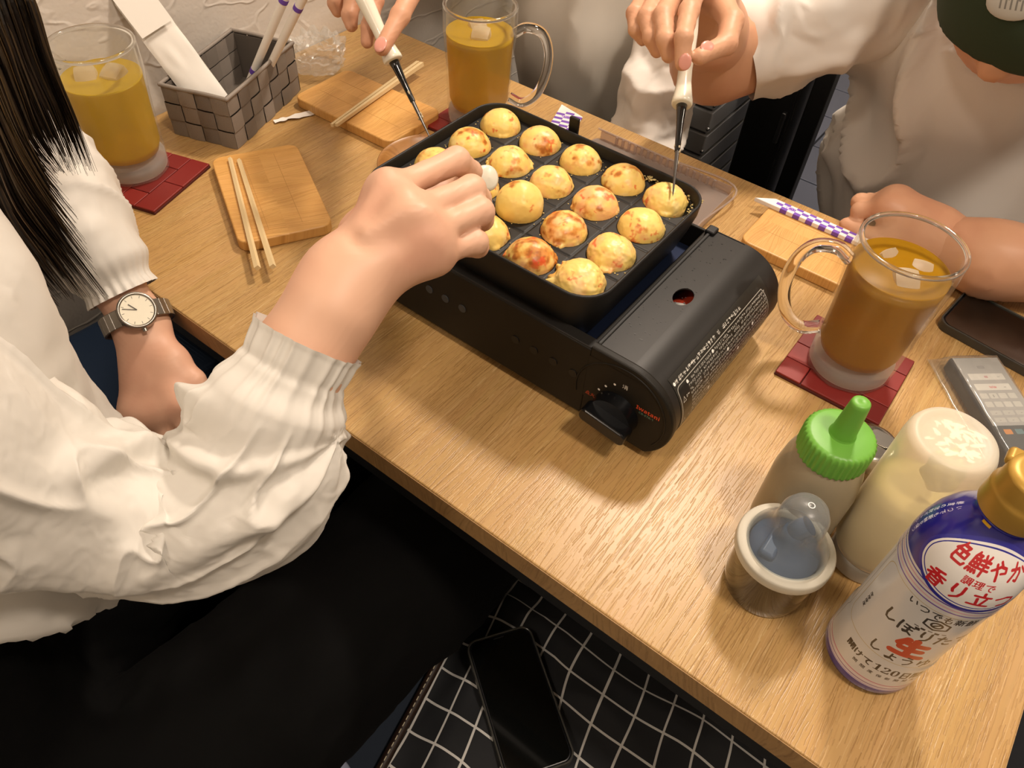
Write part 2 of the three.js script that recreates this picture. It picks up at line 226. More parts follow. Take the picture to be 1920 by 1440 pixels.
// ---------- gas stove ----------
M.stove = mat(0x211f1d, 0.42, { specularIntensity: 0.6 });
M.stoveFace = mat(0x1a1712, 0.5, { specularIntensity: 0.5 });
M.knob = mat(0x0b0c0e, 0.22);
{
  const t = thing('gas_stove', 'black tabletop cassette gas stove with a round control knob, carrying the griddle pan', 'stove', [0, T, 0]);
  // cartridge housing with its rounded end and round peep hole
  const s = new THREE.Shape(); s.moveTo(0.1375, 0.008); s.lineTo(0.2046, 0.008); s.absarc(0.174, 0.045, 0.048, -0.88, Math.PI / 2); s.lineTo(0.1375, 0.093); s.closePath();
  const shell = new THREE.Shape(); shell.moveTo(0.1375, 0.008); shell.lineTo(0.2046, 0.008); shell.absarc(0.174, 0.045, 0.048, -0.88, Math.PI / 2); shell.lineTo(0.1375, 0.093); shell.lineTo(0.1375, 0.091); shell.lineTo(0.174, 0.091); shell.absarc(0.174, 0.045, 0.046, Math.PI / 2, -0.8, true); shell.lineTo(0.1375, 0.010); shell.closePath();
  const curved = (() => { // upper cover: flat top with a hole, then the arc
    const g = [], H = new THREE.Shape(); H.moveTo(0.1375, -0.104); H.lineTo(0.174, -0.104); H.lineTo(0.174, 0.1); H.lineTo(0.1375, 0.1); H.closePath();
    const hole = new THREE.Path(); hole.absellipse(0.1645, 0, 0.0085, 0.0125, 0, Math.PI * 2, true); H.holes.push(hole);
    g.push(new THREE.ExtrudeGeometry(H, { depth: 0.0016, bevelEnabled: false, curveSegments: 24 }).rotateX(Math.PI / 2).translate(0, 0.093, 0));
    g.push(gridSurf(1, 40, (u, v) => { const a = Math.PI / 2 - v * (Math.PI / 2 + 0.88); return [0.174 + 0.048 * Math.cos(a), 0.045 + 0.048 * Math.sin(a), -0.104 + u * 0.204]; }));
    g.push(box(0.068, 0.002, 0.2, 0.171, 0.009, 0));
    g.push(new THREE.ExtrudeGeometry(s, { depth: 0.002, bevelEnabled: false, curveSegments: 24 }).translate(0, 0, -0.105));
    return merge(g);
  })();
  part('cartridge_cover', curved, M.stove, t);
  const can = part('gas_canister', new THREE.CylinderGeometry(0.032, 0.032, 0.17, 40).rotateX(Math.PI / 2).translate(0.172, 0.046, 0), mat(0xc9452c, 0.35), t);
  part('canister_print', new THREE.CylinderGeometry(0.0322, 0.0322, 0.012, 40, 1, true).rotateX(Math.PI / 2).translate(0.172, 0.046, -0.004), mat(0xf0eee8, 0.4), can);
  // thick front cheek of the housing
  const cheek = new THREE.ExtrudeGeometry(s, { depth: 0.004, bevelEnabled: true, bevelThickness: 0.0022, bevelSize: 0.002, bevelSegments: 3, bevelOffset: -0.001, curveSegments: 24 });
  part('front_cheek', cheek.translate(0, 0, 0.0985), M.stoveFace, t);
  part('front_panel', rbox(0.276, 0.082, 0.006, 0.002, -0.0005, 0.049, 0.1015), M.stoveFace, t);
  part('top_flange', rbox(0.274, 0.003, 0.012, 0.0012, -0.0005, 0.0895, 0.0975), M.stove, t);
  part('back_panel', rbox(0.276, 0.082, 0.004, 0.0015, -0.0005, 0.049, -0.103), M.stoveFace, t);
  part('end_panel', rbox(0.004, 0.082, 0.204, 0.0015, -0.1365, 0.049, -0.001), M.stoveFace, t);
  part('floor_plate', box(0.272, 0.003, 0.2, -0.0005, 0.0095, 0), M.stoveFace, t);
  part('drip_tray', box(0.27, 0.003, 0.196, -0.0005, 0.066, 0), mat(0x2b3550, 0.3, { metalness: 0.7 }), t);  // blue glow of the gas flame is put into the tray colour
  part('divider', rbox(0.005, 0.084, 0.2, 0.0015, 0.1355, 0.049, -0.002), M.stoveFace, t);
  part('cover_seam', rbox(0.004, 0.004, 0.2, 0.0015, 0.1395, 0.0925, -0.002), M.black, t);
  part('burner', lathe([[0.02, 0.066], [0.05, 0.066], [0.05, 0.08], [0.04, 0.086], [0.02, 0.08]]), mat(0x33353b, 0.35, { metalness: 0.8 }), t);
  part('rear_tab', rbox(0.011, 0.05, 0.004, 0.001, -0.0315, 0.118, -0.1075), M.stoveFace, t);
  part('hinge', rbox(0.01, 0.006, 0.012, 0.002, 0.14, 0.094, -0.1), M.black, t);
  for (const [x, z] of [[-0.12, 0.085], [-0.12, -0.085], [0.185, 0.085], [0.185, -0.085]]) part('rubber_foot', cyl(0.008, 0.009, 0.009, x, 0, z, 20), M.black, t);
  for (const x of [0.0609, 0.0815, 0.1025, 0.1235, -0.0413, -0.0215, -0.001]) part('vent_hole', new THREE.CylinderGeometry(0.0042, 0.0042, 0.002, 20).rotateX(Math.PI / 2).translate(x, 0.052, 0.1042), mat(x > 0.02 ? 0x020202 : 0x34383c, 0.5), t);  // left discs paler: light falling in those holes is painted into their colour
  // control plate: raised round rim, dots, lettering
  part('control_rim', new THREE.TorusGeometry(0.044, 0.0009, 6, 60, Math.PI * 1.25).rotateZ(-0.55).translate(0.172, 0.045, 0.1047), M.stoveFace, t);
  const printTex = canvasTex(1024, 640, (x, w, h) => {
    x.fillStyle = '#1a1712'; x.fillRect(0, 0, w, h);
    const sc = w / 0.08, X = v => (v - 0.136) * sc, Y = v => h - (v - 0.034) * sc;   // metres on the panel
    x.fillStyle = '#e9e6df'; for (const [a, b] of [[0.1509, 0.0511], [0.1565, 0.0595], [0.1641, 0.0672]]) { x.beginPath(); x.arc(X(a), Y(b), 0.0012 * sc, 0, 7); x.fill(); }
    glyphs(x, '消', X(0.171), Y(0.0735), 0.0055 * sc, '#d9d6cf', 0.8);
    x.save(); x.translate(X(0.1385), Y(0.0425)); glyphs(x, '点火', 0, 0, 0.005 * sc, '#c4482a', 0.9); x.restore();
    x.fillStyle = '#d8502c'; x.font = `bold ${0.0062 * sc}px sans-serif`; x.fillText('Iwatani', X(0.187), Y(0.0545));
    x.fillStyle = '#5e7d6c'; x.font = `bold ${0.0034 * sc}px sans-serif`; x.fillText('CB-ETK-1', X(0.1905), Y(0.0505));
  });
  const pr = new THREE.Shape(); pr.moveTo(0.1365, 0.034); pr.lineTo(0.214, 0.034); pr.lineTo(0.214, 0.055); pr.lineTo(0.205, 0.072); pr.lineTo(0.19, 0.084); pr.lineTo(0.1365, 0.084); pr.closePath();
  part('control_print', planarUV(new THREE.ShapeGeometry(pr).translate(0, 0, 0.1049), x => (x - 0.136) / 0.08, (x, y) => (y - 0.034) / 0.05), mat(0xffffff, 0.5, { map: printTex, specularIntensity: 0.5 }), t);
  const kn = part('control_knob', new THREE.CylinderGeometry(0.0205, 0.022, 0.012, 40).rotateX(Math.PI / 2).translate(0.1705, 0.0365, 0.1105), M.knob, t);
  const wing = new THREE.ExtrudeGeometry(rrect(0.043, 0.011, 0.004), { depth: 0.011, bevelEnabled: true, bevelThickness: 0.002, bevelSize: 0.0015, bevelSegments: 3 });
  part('knob_grip', wing.rotateZ(-0.12).translate(0.1705, 0.0375, 0.116), M.knob, kn);
  const spk = []; for (let i = 0; i < 60; i++) { const q = rr(0.0003, 0.0009); spk.push(cyl(q, q, 0.0003, rr(0.142, 0.172), 0.0929, rr(-0.09, 0.085), 8)); } tag(part('grease_specks', merge(spk), mat(0x0a0908, 0.3), t), 'dark grease specks', null, null, 'stuff');
  // warning label wrapped on the rounded end
  const lab = canvasTex(1400, 420, (x, w, h) => {
    x.fillStyle = '#24231f'; x.fillRect(0, 0, w, h); x.strokeStyle = '#b9b6ad'; x.lineWidth = 5; x.beginPath(); x.moveTo(20, 400); x.lineTo(20, 110); x.quadraticCurveTo(22, 78, 60, 76); x.lineTo(1330, 76); x.quadraticCurveTo(1385, 150, 1390, 400); x.stroke();
    const words = (X0, X1, Y, S, col) => { x.fillStyle = col; for (let px = X0; px < X1; px += S * 1.06) { if (rnd() < 0.05) continue; for (let k = 0; k < 5; k++) { x.globalAlpha = rr(0.5, 1); rnd() < 0.5 ? x.fillRect(px + rr(0, S * 0.3), Y + rr(0, S * 0.8), S * rr(0.4, 0.9), S * 0.13) : x.fillRect(px + rr(0, S * 0.8), Y + rr(0, S * 0.2), S * 0.13, S * rr(0.4, 0.9)); } } x.globalAlpha = 1; };
    words(40, 1000, 30, 34, '#d8d5cc'); for (let r = 0; r < 11; r++) words(150, 1340, 92 + r * 28, 22, '#c9c6bd');
    x.fillStyle = '#0d0c0a'; x.fillRect(32, 96, 110, 150); x.fillRect(32, 270, 110, 120);
    glyphs(x, '△', 40, 150, 42, '#d8d5cc', 0.8); words(88, 134, 158, 22, '#d8d5cc'); glyphs(x, '△', 40, 310, 36, '#d8d5cc', 0.8); words(88, 134, 316, 20, '#d8d5cc');
    x.fillStyle = '#f2f0ea'; for (const [a, b] of [[26, 48], [150, 100], [520, 100], [700, 186], [860, 270], [400, 300], [1100, 214]]) { x.beginPath(); x.arc(a, b, 12, 0, 7); x.fill(); }
  });
  part('warning_label', gridSurf(24, 16, (u, v) => { const a = 0.98 - (1 - v) * 1.25; return [0.174 + 0.0484 * Math.cos(a), 0.045 + 0.0484 * Math.sin(a), 0.088 - u * 0.17]; }), mat(0xffffff, 0.35, { map: lab }), t);
}
// ---------- griddle pan ----------
M.iron = mat(0x191817, 0.5, { specularIntensity: 0.7 });
const PITCH = 0.05, PY = 0.12;
{
  const t = thing('takoyaki_pan', 'black cast griddle pan with twenty round hollows set on the stove', 'pan', [0, T, 0]);
  const W = 0.262, D = 0.204, R = 0.03;
  const per = (w, d, r, s) => { // point on a rounded rectangle, s in 0..1
    const a = w - 2 * r, b = d - 2 * r, q = Math.PI * r / 2, L = 2 * (a + b) + 4 * q; let l = ((s % 1) + 1) % 1 * L; const arc = (cx, cz, a0, l) => [cx + r * Math.cos(a0 + l / r), cz + r * Math.sin(a0 + l / r)];
    if (l < a) return [-a / 2 + l, -d / 2]; l -= a; if (l < q) return arc(a / 2, -b / 2, -Math.PI / 2, l); l -= q; if (l < b) return [w / 2, -b / 2 + l]; l -= b; if (l < q) return arc(a / 2, b / 2, 0, l); l -= q;
    if (l < a) return [a / 2 - l, d / 2]; l -= a; if (l < q) return arc(-a / 2, b / 2, Math.PI / 2, l); l -= q; if (l < b) return [-w / 2, b / 2 - l]; l -= b; return arc(-a / 2, -b / 2, Math.PI, l);
  };
  const prof = [[-0.02, 0.074], [-0.016, 0.0745], [-0.013, 0.078], [-0.006, 0.1], [-0.0012, 0.118], [-0.0004, 0.129], [-0.0006, 0.1308], [-0.0018, 0.1315], [-0.0032, 0.131], [-0.0036, 0.129], [-0.0052, 0.1205]];
  part('pan_rim', gridSurf(160, prof.length - 1, (u, v) => { const [o, y] = prof[Math.round(v * (prof.length - 1))], p = per(W + 2 * o, D + 2 * o, Math.max(0.012, R + o), -u); return [p[0], y, p[1]]; }, true), M.iron, t);
  const nx = 250, nz = 194, w2 = 0.1268, d2 = 0.0978;
  const top = gridSurf(nx, nz, (u, v) => {
    let x = (u - 0.5) * 2 * w2, z = (v - 0.5) * 2 * d2;
    const qx = Math.abs(x) - (w2 - 0.026), qz = Math.abs(z) - (d2 - 0.026), m = Math.max(qx, qz); // pull the corners in to a rounded rectangle
    if (qx > 0 && qz > 0) { const l = Math.hypot(qx, qz), k = m / l; x = Math.sign(x) * (w2 - 0.026 + qx * k); z = Math.sign(z) * (d2 - 0.026 + qz * k); }
    let y = PY; const i = Math.max(-2, Math.min(2, Math.round(x / PITCH))), j = Math.max(-1.5, Math.min(1.5, Math.round(z / PITCH - 0.5) + 0.5)), dx = x - i * PITCH, dz = z - j * PITCH, d = Math.hypot(dx, dz), rh = 0.0215;
    if (d < rh) y -= Math.sqrt(Math.max(0, 0.0235 ** 2 - d * d)) - 0.0095; else { const e = Math.min(Math.abs(Math.abs(dx) - 0.025), Math.abs(Math.abs(dz) - 0.025)); if (Math.abs(x) < 0.101 && Math.abs(z) < 0.077 || true) y -= 0.0009 * (1 - sm(0.0005, 0.0014, e)) * (Math.abs(x) < 0.122 && Math.abs(z) < 0.094 ? 1 : 0); }
    return [x, y, z];
  });
  part('hollow_plate', top, M.iron, t);
  // crumbs and batter smears stuck on the plate
  const crumb = [], g0 = new THREE.IcosahedronGeometry(1, 1);
  for (let i = 0; i < 150; i++) { const c = Math.round(rr(-2, 2)), r = Math.round(rr(-0.5, 3.5)) - 1.5, a = rr(0, 6.3), q = rr(0.0225, 0.026); const x = c * PITCH + Math.cos(a) * q, z = r * PITCH + Math.sin(a) * q; crumb.push(g0.clone().scale(rr(0.0003, 0.0011), rr(0.0002, 0.0005), rr(0.0003, 0.0009)).rotateY(rr(0, 3)).translate(x, PY + 0.0003, z)); }
  for (let i = 0; i < 90; i++) crumb.push(g0.clone().scale(rr(0.0004, 0.0016), 0.0005, rr(0.0004, 0.002)).rotateY(rr(0, 3)).translate(rr(0.06, 0.124), rr(PY, 0.124), rr(-0.0985, -0.093)));
  for (let i = 0; i < 30; i++) crumb.push(g0.clone().scale(rr(0.0004, 0.0014), 0.0004, rr(0.0004, 0.0014)).translate(rr(0.118, 0.1255), PY + 0.0005, rr(-0.097, -0.07)));
  tag(part('batter_crumbs', merge(crumb), mat(0xb7a46c, 0.6), t), 'dried pale batter crumbs', null, null, 'stuff');
  const handle = part('plate_bracket', rbox(0.06, 0.012, 0.006, 0.002, 0, 0.1, -0.1), M.iron, t);
}
// ---------- takoyaki ----------
M.ball = mat(0xffffff, 0.42, { vertexColors: true, specularIntensity: 0.7, clearcoat: 0.25, clearcoatRoughness: 0.35 });
function takoyaki(seedv, lift, rough, brown, red, pink, ox = 0, oz = 0) {
  const R0 = 0.0212 * (1 + 0.03 * vn(seedv * 3.1, 1, 2)), s = seedv * 13.7;
  const g = mergeVertices(new THREE.IcosahedronGeometry(1, 28)); const p = g.attributes.position, c = new Float32Array(p.count * 3), col = new THREE.Color(), a = C(0xf0cf74), b = C(0xc97a22), r = C(0xd8481c), k = C(0xf0b07c), dk = C(0x9a4f12);
  for (let i = 0; i < p.count; i++) {
    const x = p.getX(i), y = p.getY(i), z = p.getZ(i);
    let d = 1 + 0.055 * fbm(x * 1.7 + s, y * 1.7, z * 1.7, 3) + rough * (0.13 * Math.max(0, fbm(x * 2.2 + s, y * 2.2 + 4, z * 2.2, 2)) + 0.018 * vn(x * 8 + s, y * 8, z * 8));
    const flap = sm(0.3, 0.1, y) * sm(-0.25, -0.05, y) * sm(0.2, 0.45, vn(x * 1.6 + s, z * 1.6, s)) * (0.05 + 0.2 * rough) * (0.7 + 0.6 * vn(x * 9, z * 9, s)); d += flap; d += 0.003 * vn(x * 16 + s, y * 16, z * 16);
    const sq = y > 0 ? 0.9 : 1; p.setXYZ(i, x * R0 * d, y * R0 * d * sq, z * R0 * d);
    const n1 = fbm(x * 1.3 + s, y * 1.3 + 7, z * 1.3, 2), n2 = fbm(x * 3.4 + s, y * 3.4, z * 3.4 + 3, 3), n3 = fbm(x * 2.6 - s, y * 2.6 + 11, z * 2.6, 2), n4 = vn(x * 8 + s, y * 8, z * 8);
    col.copy(a).lerp(k, sm(-0.25, 0.5, n3 + pink - 0.25) * 0.8).lerp(C(0xf6e2a4), sm(0.05, 0.5, fbm(x * 2 + s, y * 2 - 5, z * 2, 2)) * 0.5);
    col.lerp(b, sm(0.02, 0.35, n1 * 0.9 + n2 * 0.55 + brown - 0.25) * 0.85); col.lerp(dk, sm(0.3, 0.6, n2 + n1 * 0.5 + brown * 0.6 - 0.1 + 0.15 * n4) * 0.7);
    col.lerp(r, sm(0.24, 0.46, fbm(x * 2.6 + s * 2 + 0.9 * n2, y * 2.6 + 0.8 * n3, z * 2.6 + 20 + 0.5 * n4, 3) + red * 0.3 - 0.08) * 0.75);
    c[3 * i] = col.r; c[3 * i + 1] = col.g; c[3 * i + 2] = col.b;
  }
  g.setAttribute('color', new THREE.BufferAttribute(c, 3)); g.computeVertexNormals(); return g;
}
// column, row (0 = far row), browning, red ginger, pink, roughness, lift, label
const BALLS = [
  [0, 0, 0.05, 0, 0, 0.1], [1, 0, 0.22, 0.35, 0.2, 0.05], [2, 0, 0.3, 0.05, 0, 0.05], [3, 0, 0.2, 0.05, 0, 0.05], [4, 0, 0.02, 0.3, 0.1, 0.55, 'takoyaki ball pierced by the upright pick at the pan corner, torn on one side'],
  [0, 1, 0.28, 0.2, 0, 0.1], [1, 1, 0.12, 0.2, 0, 0.3], [2, 1, 0.06, 0.02, 0.25, 0.4], [3, 1, 0.1, 0.12, 0.5, 0.1], [4, 1, -0.1, 0.32, 0, 0.2],
  [0, 2, 0.1, 0, 0, 0.1], [1, 2, 0.15, 0.5, 0.1, 0.2], [2, 2, 0.16, -0.3, -0.2, 0.1, 'tall smooth yellow takoyaki ball without ginger specks, turned up beside the white pick end'], [3, 2, 0.3, 0.3, 0.3, 0.45], [4, 2, 0.0, 0.25, 0.2, 0.8],
  [0, 3, 0.1, 0, 0, 0.1], [1, 3, 0.15, 0.1, 0.1, 0.1], [2, 3, 0.3, 0.1, 0, 0.2], [3, 3, 0.34, 0.35, 0.2, 0.35], [4, 3, -0.12, 0.1, 0.1, 1.0, 'pale yellow takoyaki ball with ragged edges at the pan corner above the knob'],
];
BALLS.forEach(([i, j, br, rd, pk, ro, lab], n) => {
  const o = part(numbered('takoyaki_ball'), takoyaki(n + 1, 0, ro, br, rd, pk), M.ball, scene);
  o.position.set((i - 2) * PITCH, T + PY + (i === 2 && j === 2 ? 0.004 : i === 4 && j === 3 ? 0.001 : -0.0015), (j - 1.5) * PITCH); o.rotation.y = n * 1.3;
  if (i === 2 && j === 2) o.scale.set(1.03, 1.2, 1.03);
  if (i === 4 && j === 0) o.position.x -= 0.004;
  const look = br > 0.25 ? 'browned' : rd > 0.28 ? 'red-flecked' : pk > 0.2 ? 'pinkish' : br < 0 ? 'pale yellow' : 'golden';
  tag(o, lab || `${look} takoyaki ball ${['last', 'fourth', 'third', 'second', 'first'][i]} from the cartridge end in the ${['row along the far rim', 'next row from the far rim', 'next row from the front', 'row along the stove front'][j]}`, 'takoyaki', 'takoyaki balls cooking in the pan');
});
// ---------- picks ----------
M.pickWhite = mat(0xe9e4d2, 0.22, { clearcoat: 0.4 }); M.pickBlack = mat(0x0d0d0d, 0.18, { clearcoat: 0.5 }); M.steel = mat(0x777472, 0.28, { metalness: 1 });
function pick(label, tip, end, stretch = 1) {
  const group = undefined;
  const t = thing('takoyaki_pick', label, 'pick', tip, 0, group), d = V(end[0] - tip[0], end[1] - tip[1], end[2] - tip[2]).normalize();
  t.quaternion.setFromUnitVectors(V(0, 1, 0), d); t.scale.y = stretch;
  part('needle', lathe([[0, 0], [0.0007, 0.003], [0.0018, 0.03], [0.0022, 0.05]], 20), M.steel, t);
  part('ferrule', lathe([[0, 0.04], [0.0026, 0.04], [0.0032, 0.06], [0.0044, 0.076], [0.0056, 0.084], [0, 0.085]], 24), M.pickBlack, t);
  part('handle', lathe([[0, 0.0815], [0.0085, 0.082], [0.0098, 0.0835], [0.0098, 0.086], [0.0088, 0.091], [0.0068, 0.104], [0.0066, 0.116], [0.008, 0.14], [0.0085, 0.15], [0.0082, 0.165], [0.0088, 0.176], [0.0102, 0.185], [0.0098, 0.1905], [0.0072, 0.1935], [0, 0.1945]], 32), M.pickWhite, t);
  const sm0 = [], g0 = new THREE.IcosahedronGeometry(1, 1); for (let i = 0; i < 9; i++) { const a = rr(0, 6.3), y = rr(0.02, 0.055); sm0.push(g0.clone().scale(rr(0.0006, 0.0014), rr(0.001, 0.003), rr(0.0006, 0.0014)).translate(Math.cos(a) * 0.0022, y, Math.sin(a) * 0.0022)); }
  tag(part('batter_smear', merge(sm0), mat(0xb9a98a, 0.6), t), 'cooked batter stuck to the needle', null, null, 'stuff');
  return t;
}
const PICK_R = pick('white-handled takoyaki pick held upright by the diner in the cap, needle in a ball', [0.1077, 0.858, -0.0621], [0.0634, 0.9031, -0.1392], 1.16);
const PICK_C = pick('white-handled takoyaki pick reaching the pan edge behind the woman\'s hand', [-0.1296, 0.846, -0.0008], [-0.191, 0.9006, -0.017]);
const PICK_W = pick('takoyaki pick inside the long-haired woman\'s fist, only its white end showing', [-0.066, 0.858, 0.086], [0.0256, 0.925, 0.1046], 0.59);

// ---------- beer mugs ----------
M.solidGlass = mat(0xffffff, 0.06, { transmission: 1, thickness: 0.01, ior: 1.5 });
M.glass = mat(0xfafaf8, 0.14, { transmission: 0.97, thickness: 0, ior: 1.5, specularIntensity: 0.55 });
M.clear = mat(0xf8f8f6, 0.1, { transmission: 0.98, thickness: 0, ior: 1.5 });
M.frost = mat(0xf1f0ea, 0.62, { transmission: 0.9, thickness: 0, ior: 1.45 });
M.ice = mat(0xf2ecd8, 0.45, { transmission: 0.8, thickness: 0, ior: 1.31 });
function mug(label, where, [x, z], turn, tea, level, H = 0.15, R = 0.045, frosted = true) {
  const y0 = T + 0.0055, t = thing('beer_mug', label, 'mug', [x, y0, z], turn, undefined), n = 96;
  const rad = (a, y) => { const low = sm(0.118, 0.1, y), f = Math.cos(Math.PI / 8) / Math.cos(((a + Math.PI / 8) % (Math.PI / 4) + Math.PI / 4) % (Math.PI / 4) - Math.PI / 8); return 1 - low * 0.6 * (1 - f); };
  const outer = [[0.0, 0.001], [0.03, 0.0012], [0.037, 0], [0.0395, 0.0015], [0.0402, 0.006], [0.041, 0.03], [0.0425, 0.08], [0.0445, 0.112], [R, 0.12], [R, H - 0.006], [R - 0.0004, H - 0.002], [R - 0.0022, H], [R - 0.004, H - 0.0015]];
  const inner = [[0.0412, H - 0.006], [0.0412, level + 0.003], [0.0414, level + 0.001]];
  const pr = [...outer, ...inner];
  part('glass_body', gridSurf(n, pr.length - 1, (u, v) => { const k = Math.round(v * (pr.length - 1)), [r, y] = pr[k], a = u * Math.PI * 2, q = k < 9 ? rad(a, y) : 1; return [r * q * Math.cos(-a), y, r * q * Math.sin(-a)]; }, true), frosted ? M.glass : M.clear, t);
  const hp = [[0.042, H - 0.03, 0], [0.055, H - 0.022, 0], [0.074, H - 0.026, 0], [0.084, H - 0.046, 0], [0.083, H - 0.08, 0], [0.071, H - 0.108, 0], [0.055, H - 0.118, 0], [0.04, H - 0.112, 0]];
  part('handle', tube(hp, 0.0058, 60, 14).scale(1, 1, 1.25), M.solidGlass, t);
  part('glass_rim', new THREE.TorusGeometry(R - 0.0022, 0.0023, 10, 80).rotateX(Math.PI / 2).translate(0, H - 0.0012, 0), M.solidGlass, t);
  part('glass_base', lathe([[0, 0.003], [0.036, 0.003], [0.038, 0.006], [0.0385, 0.02], [0, 0.0204]], 48), M.frost, t);
  const L = level, tp = [[0.0, 0.0212], [0.0245, 0.0216], [0.034, 0.0258], [0.0375, 0.036], [0.0392, 0.08], [0.041, Math.min(L, 0.112)], [0.0414, L], [0, L]];
  part('tea', lathe(tp.map(([r, y]) => [r, y]), 64), tea, t);
  return t;
}
const teaMat = (c, tr = 0.45) => mat(c, 0.3, { transmission: tr, thickness: 0, ior: 1.33, specularIntensity: 0.25 });
function ice(mx, mz, level, list, where) {
  for (const [dx, dy, dz, s, a, b] of list) {
    const g = displace(mergeVertices(new THREE.BoxGeometry(s, s * 0.9, s, 5, 5, 5)), () => 0), p = g.attributes.position;
    for (let i = 0; i < p.count; i++) { const v = V(p.getX(i), p.getY(i), p.getZ(i)), q = v.clone().normalize().multiplyScalar(s * 0.62); v.lerp(q, 0.42); p.setXYZ(i, v.x + 0.0006 * vn(v.x * 300, v.y * 300, a), v.y, v.z); }
    g.computeVertexNormals(); g.rotateX(a).rotateY(b);
    const o = part(numbered('ice_cube'), g, M.ice, scene); o.position.set(mx + dx, T + level + dy, mz + dz);
    tag(o, `clear rounded ice cube floating in the tea of the mug ${where}`, 'ice', `ice cubes in the mug ${where}`);
  }
}
const MR = [0.305, -0.1165], ML = [-0.478, 0.134], MC = [-0.247, -0.223];
mug('full glass mug of dark amber iced tea with its handle towards the stove', '', MR, 3.45, teaMat(0xbc8c16, 0.5), 0.124);
mug('frosted glass mug of yellow iced tea by the plaster wall and the long hair', '', ML, 3.6, teaMat(0xdcbc28, 0.5), 0.114);
mug('glass mug of yellow iced tea between the boards and the far table edge', '', MC, 0.55, teaMat(0xdcb624, 0.5), 0.118);
ice(...MR, 0.12, [[0.008, 0.004, 0.012, 0.021, 0.3, 0.5], [-0.014, 0, -0.012, 0.02, 0.6, 1.2], [0.014, 0.002, -0.014, 0.018, 0.2, 0.2], [-0.01, -0.022, 0.012, 0.02, 0.9, 0.3]], 'beside the remote control');
ice(...ML, 0.11, [[0.006, 0.006, -0.012, 0.022, 0.3, 0.4], [-0.012, 0.005, 0.01, 0.022, 0.5, 1], [0.012, -0.018, 0.012, 0.022, 0.2, 0.9], [0.005, -0.042, 0.02, 0.022, 0.7, 0.3], [-0.014, -0.028, 0.004, 0.02, 0.1, 0.3]], 'by the wall');
ice(...MC, 0.114, [[0.008, 0.006, 0.008, 0.022, 0.3, 0.5], [-0.012, 0.003, -0.01, 0.021, 0.5, 1.1], [0.01, -0.024, 0.014, 0.022, 0.2, 0.8], [0, -0.05, 0.018, 0.022, 0.8, 0.2]], 'behind the pan');
// ---------- red woven coasters ----------
M.red = [0x7a1a16, 0x711613, 0x821e18].map(c => mat(c, 0.5));
function coaster(label, x, z, turn) {
  const t = thing('red_coaster', label, 'coaster', [x, T, z], turn);
  part('backing', slab(rrect(0.104, 0.104, 0.001), 0.0028, 0.0004), mat(0x4d100d, 0.6), t);
  const g = [rbox(0.0512, 0.0026, 0.0252, 0.0009, 0, 0, 0, 2), rbox(0.0252, 0.0026, 0.0252, 0.0009, 0, 0, 0, 2)];
  for (let j = 0; j < 4; j++) { const cells = j % 2 ? [[-0.039, 1], [0, 0], [0.039, 1]] : [[-0.026, 0], [0.026, 0]]; for (const [cx, k] of cells) part('strip', g[k], M.red[(j + Math.round(cx * 100) + 9) % 3], t).position.set(cx, 0.0041, -0.039 + j * 0.026); }
}
coaster('red woven leather coaster under the dark amber tea mug', 0.305, -0.1155, 0);
coaster('red woven leather coaster under the tea mug by the plaster wall', -0.458, 0.1345, -1.28);
coaster('red woven leather coaster under the tea mug behind the pan', -0.247, -0.2235, 0.05);
// ---------- bamboo boards ----------
const bambooTex = woodTex(512, 256, '#d6a45c', '#b07c38', '#e8bf7c', 500, 220);
M.bamboo = mat(0xffffff, 0.45, { map: bambooTex }); M.bambooSide = mat(0xb98a4a, 0.55);
function board(label, x, z, turn, w = 0.172, d = 0.102) {
  const t = thing('bamboo_board', label, 'board', [x, T, z], turn);
  const g = slab(rrect(w, d, 0.013), 0.013, 0.0018, 3); part('board_body', planarUV(g, (X) => X / 0.18 + 0.5, (X, Y, Z) => Z / 0.11 + Y * 2), M.bamboo, t);
  part('seam_strip', box(w - 0.03, 0.0002, 0.0005, 0, 0.01301, d * 0.16), M.bambooSide, t); part('seam_strip', box(w - 0.03, 0.0002, 0.0005, 0, 0.01301, -d * 0.2), M.bambooSide, t);
  return t;
}
board('rectangular bamboo board carrying two bare chopsticks beside the wall mug', -0.321, 0.065, -0.5);
board('bamboo board with crossed chopsticks lying behind the pan near the paper scrap', -0.374, -0.147, 0.02);
board('bamboo board under the purple chopstick sleeve next to the amber tea mug', 0.222, -0.268, 0);
// ---------- chopsticks ----------
M.stick = mat(0xe6cfa0, 0.6);
function chopstick(label, a, b, r0, r1, group) {
  const A = V(...a), B = V(...b), d = B.clone().sub(A), L = d.length(), g = gridSurf(4, 3, (u, v) => { const ang = u * 2 * Math.PI + Math.PI / 4, r = (r0 + (r1 - r0) * v) * 1.25; return [Math.cos(-ang) * r, v * L, Math.sin(-ang) * r]; }).toNonIndexed();
  g.computeVertexNormals(); const cap = [g]; for (const [y, r] of [[0, r0], [L, r1]]) cap.push(box(r * 1.76, 0.0006, r * 1.76, 0, y, 0));
  const o = part(numbered('chopstick'), merge(cap), M.stick, scene); o.position.copy(A); o.quaternion.setFromUnitVectors(V(0, 1, 0), d.normalize()); return tag(o, label, 'chopstick', group);
}
const cy = T + 0.0158;
chopstick('bare wooden chopstick lying on the board beside the wall mug, tip past the board edge', [-0.3995, cy, 0.0562], [-0.2232, cy, 0.165], 0.0021, 0.0028, 'chopsticks on the bare board');
chopstick('bare wooden chopstick lying on the board beside the wall mug, tip past the board edge', [-0.3895, cy, 0.0512], [-0.2132, cy, 0.1535], 0.0021, 0.0028, 'chopsticks on the bare board');
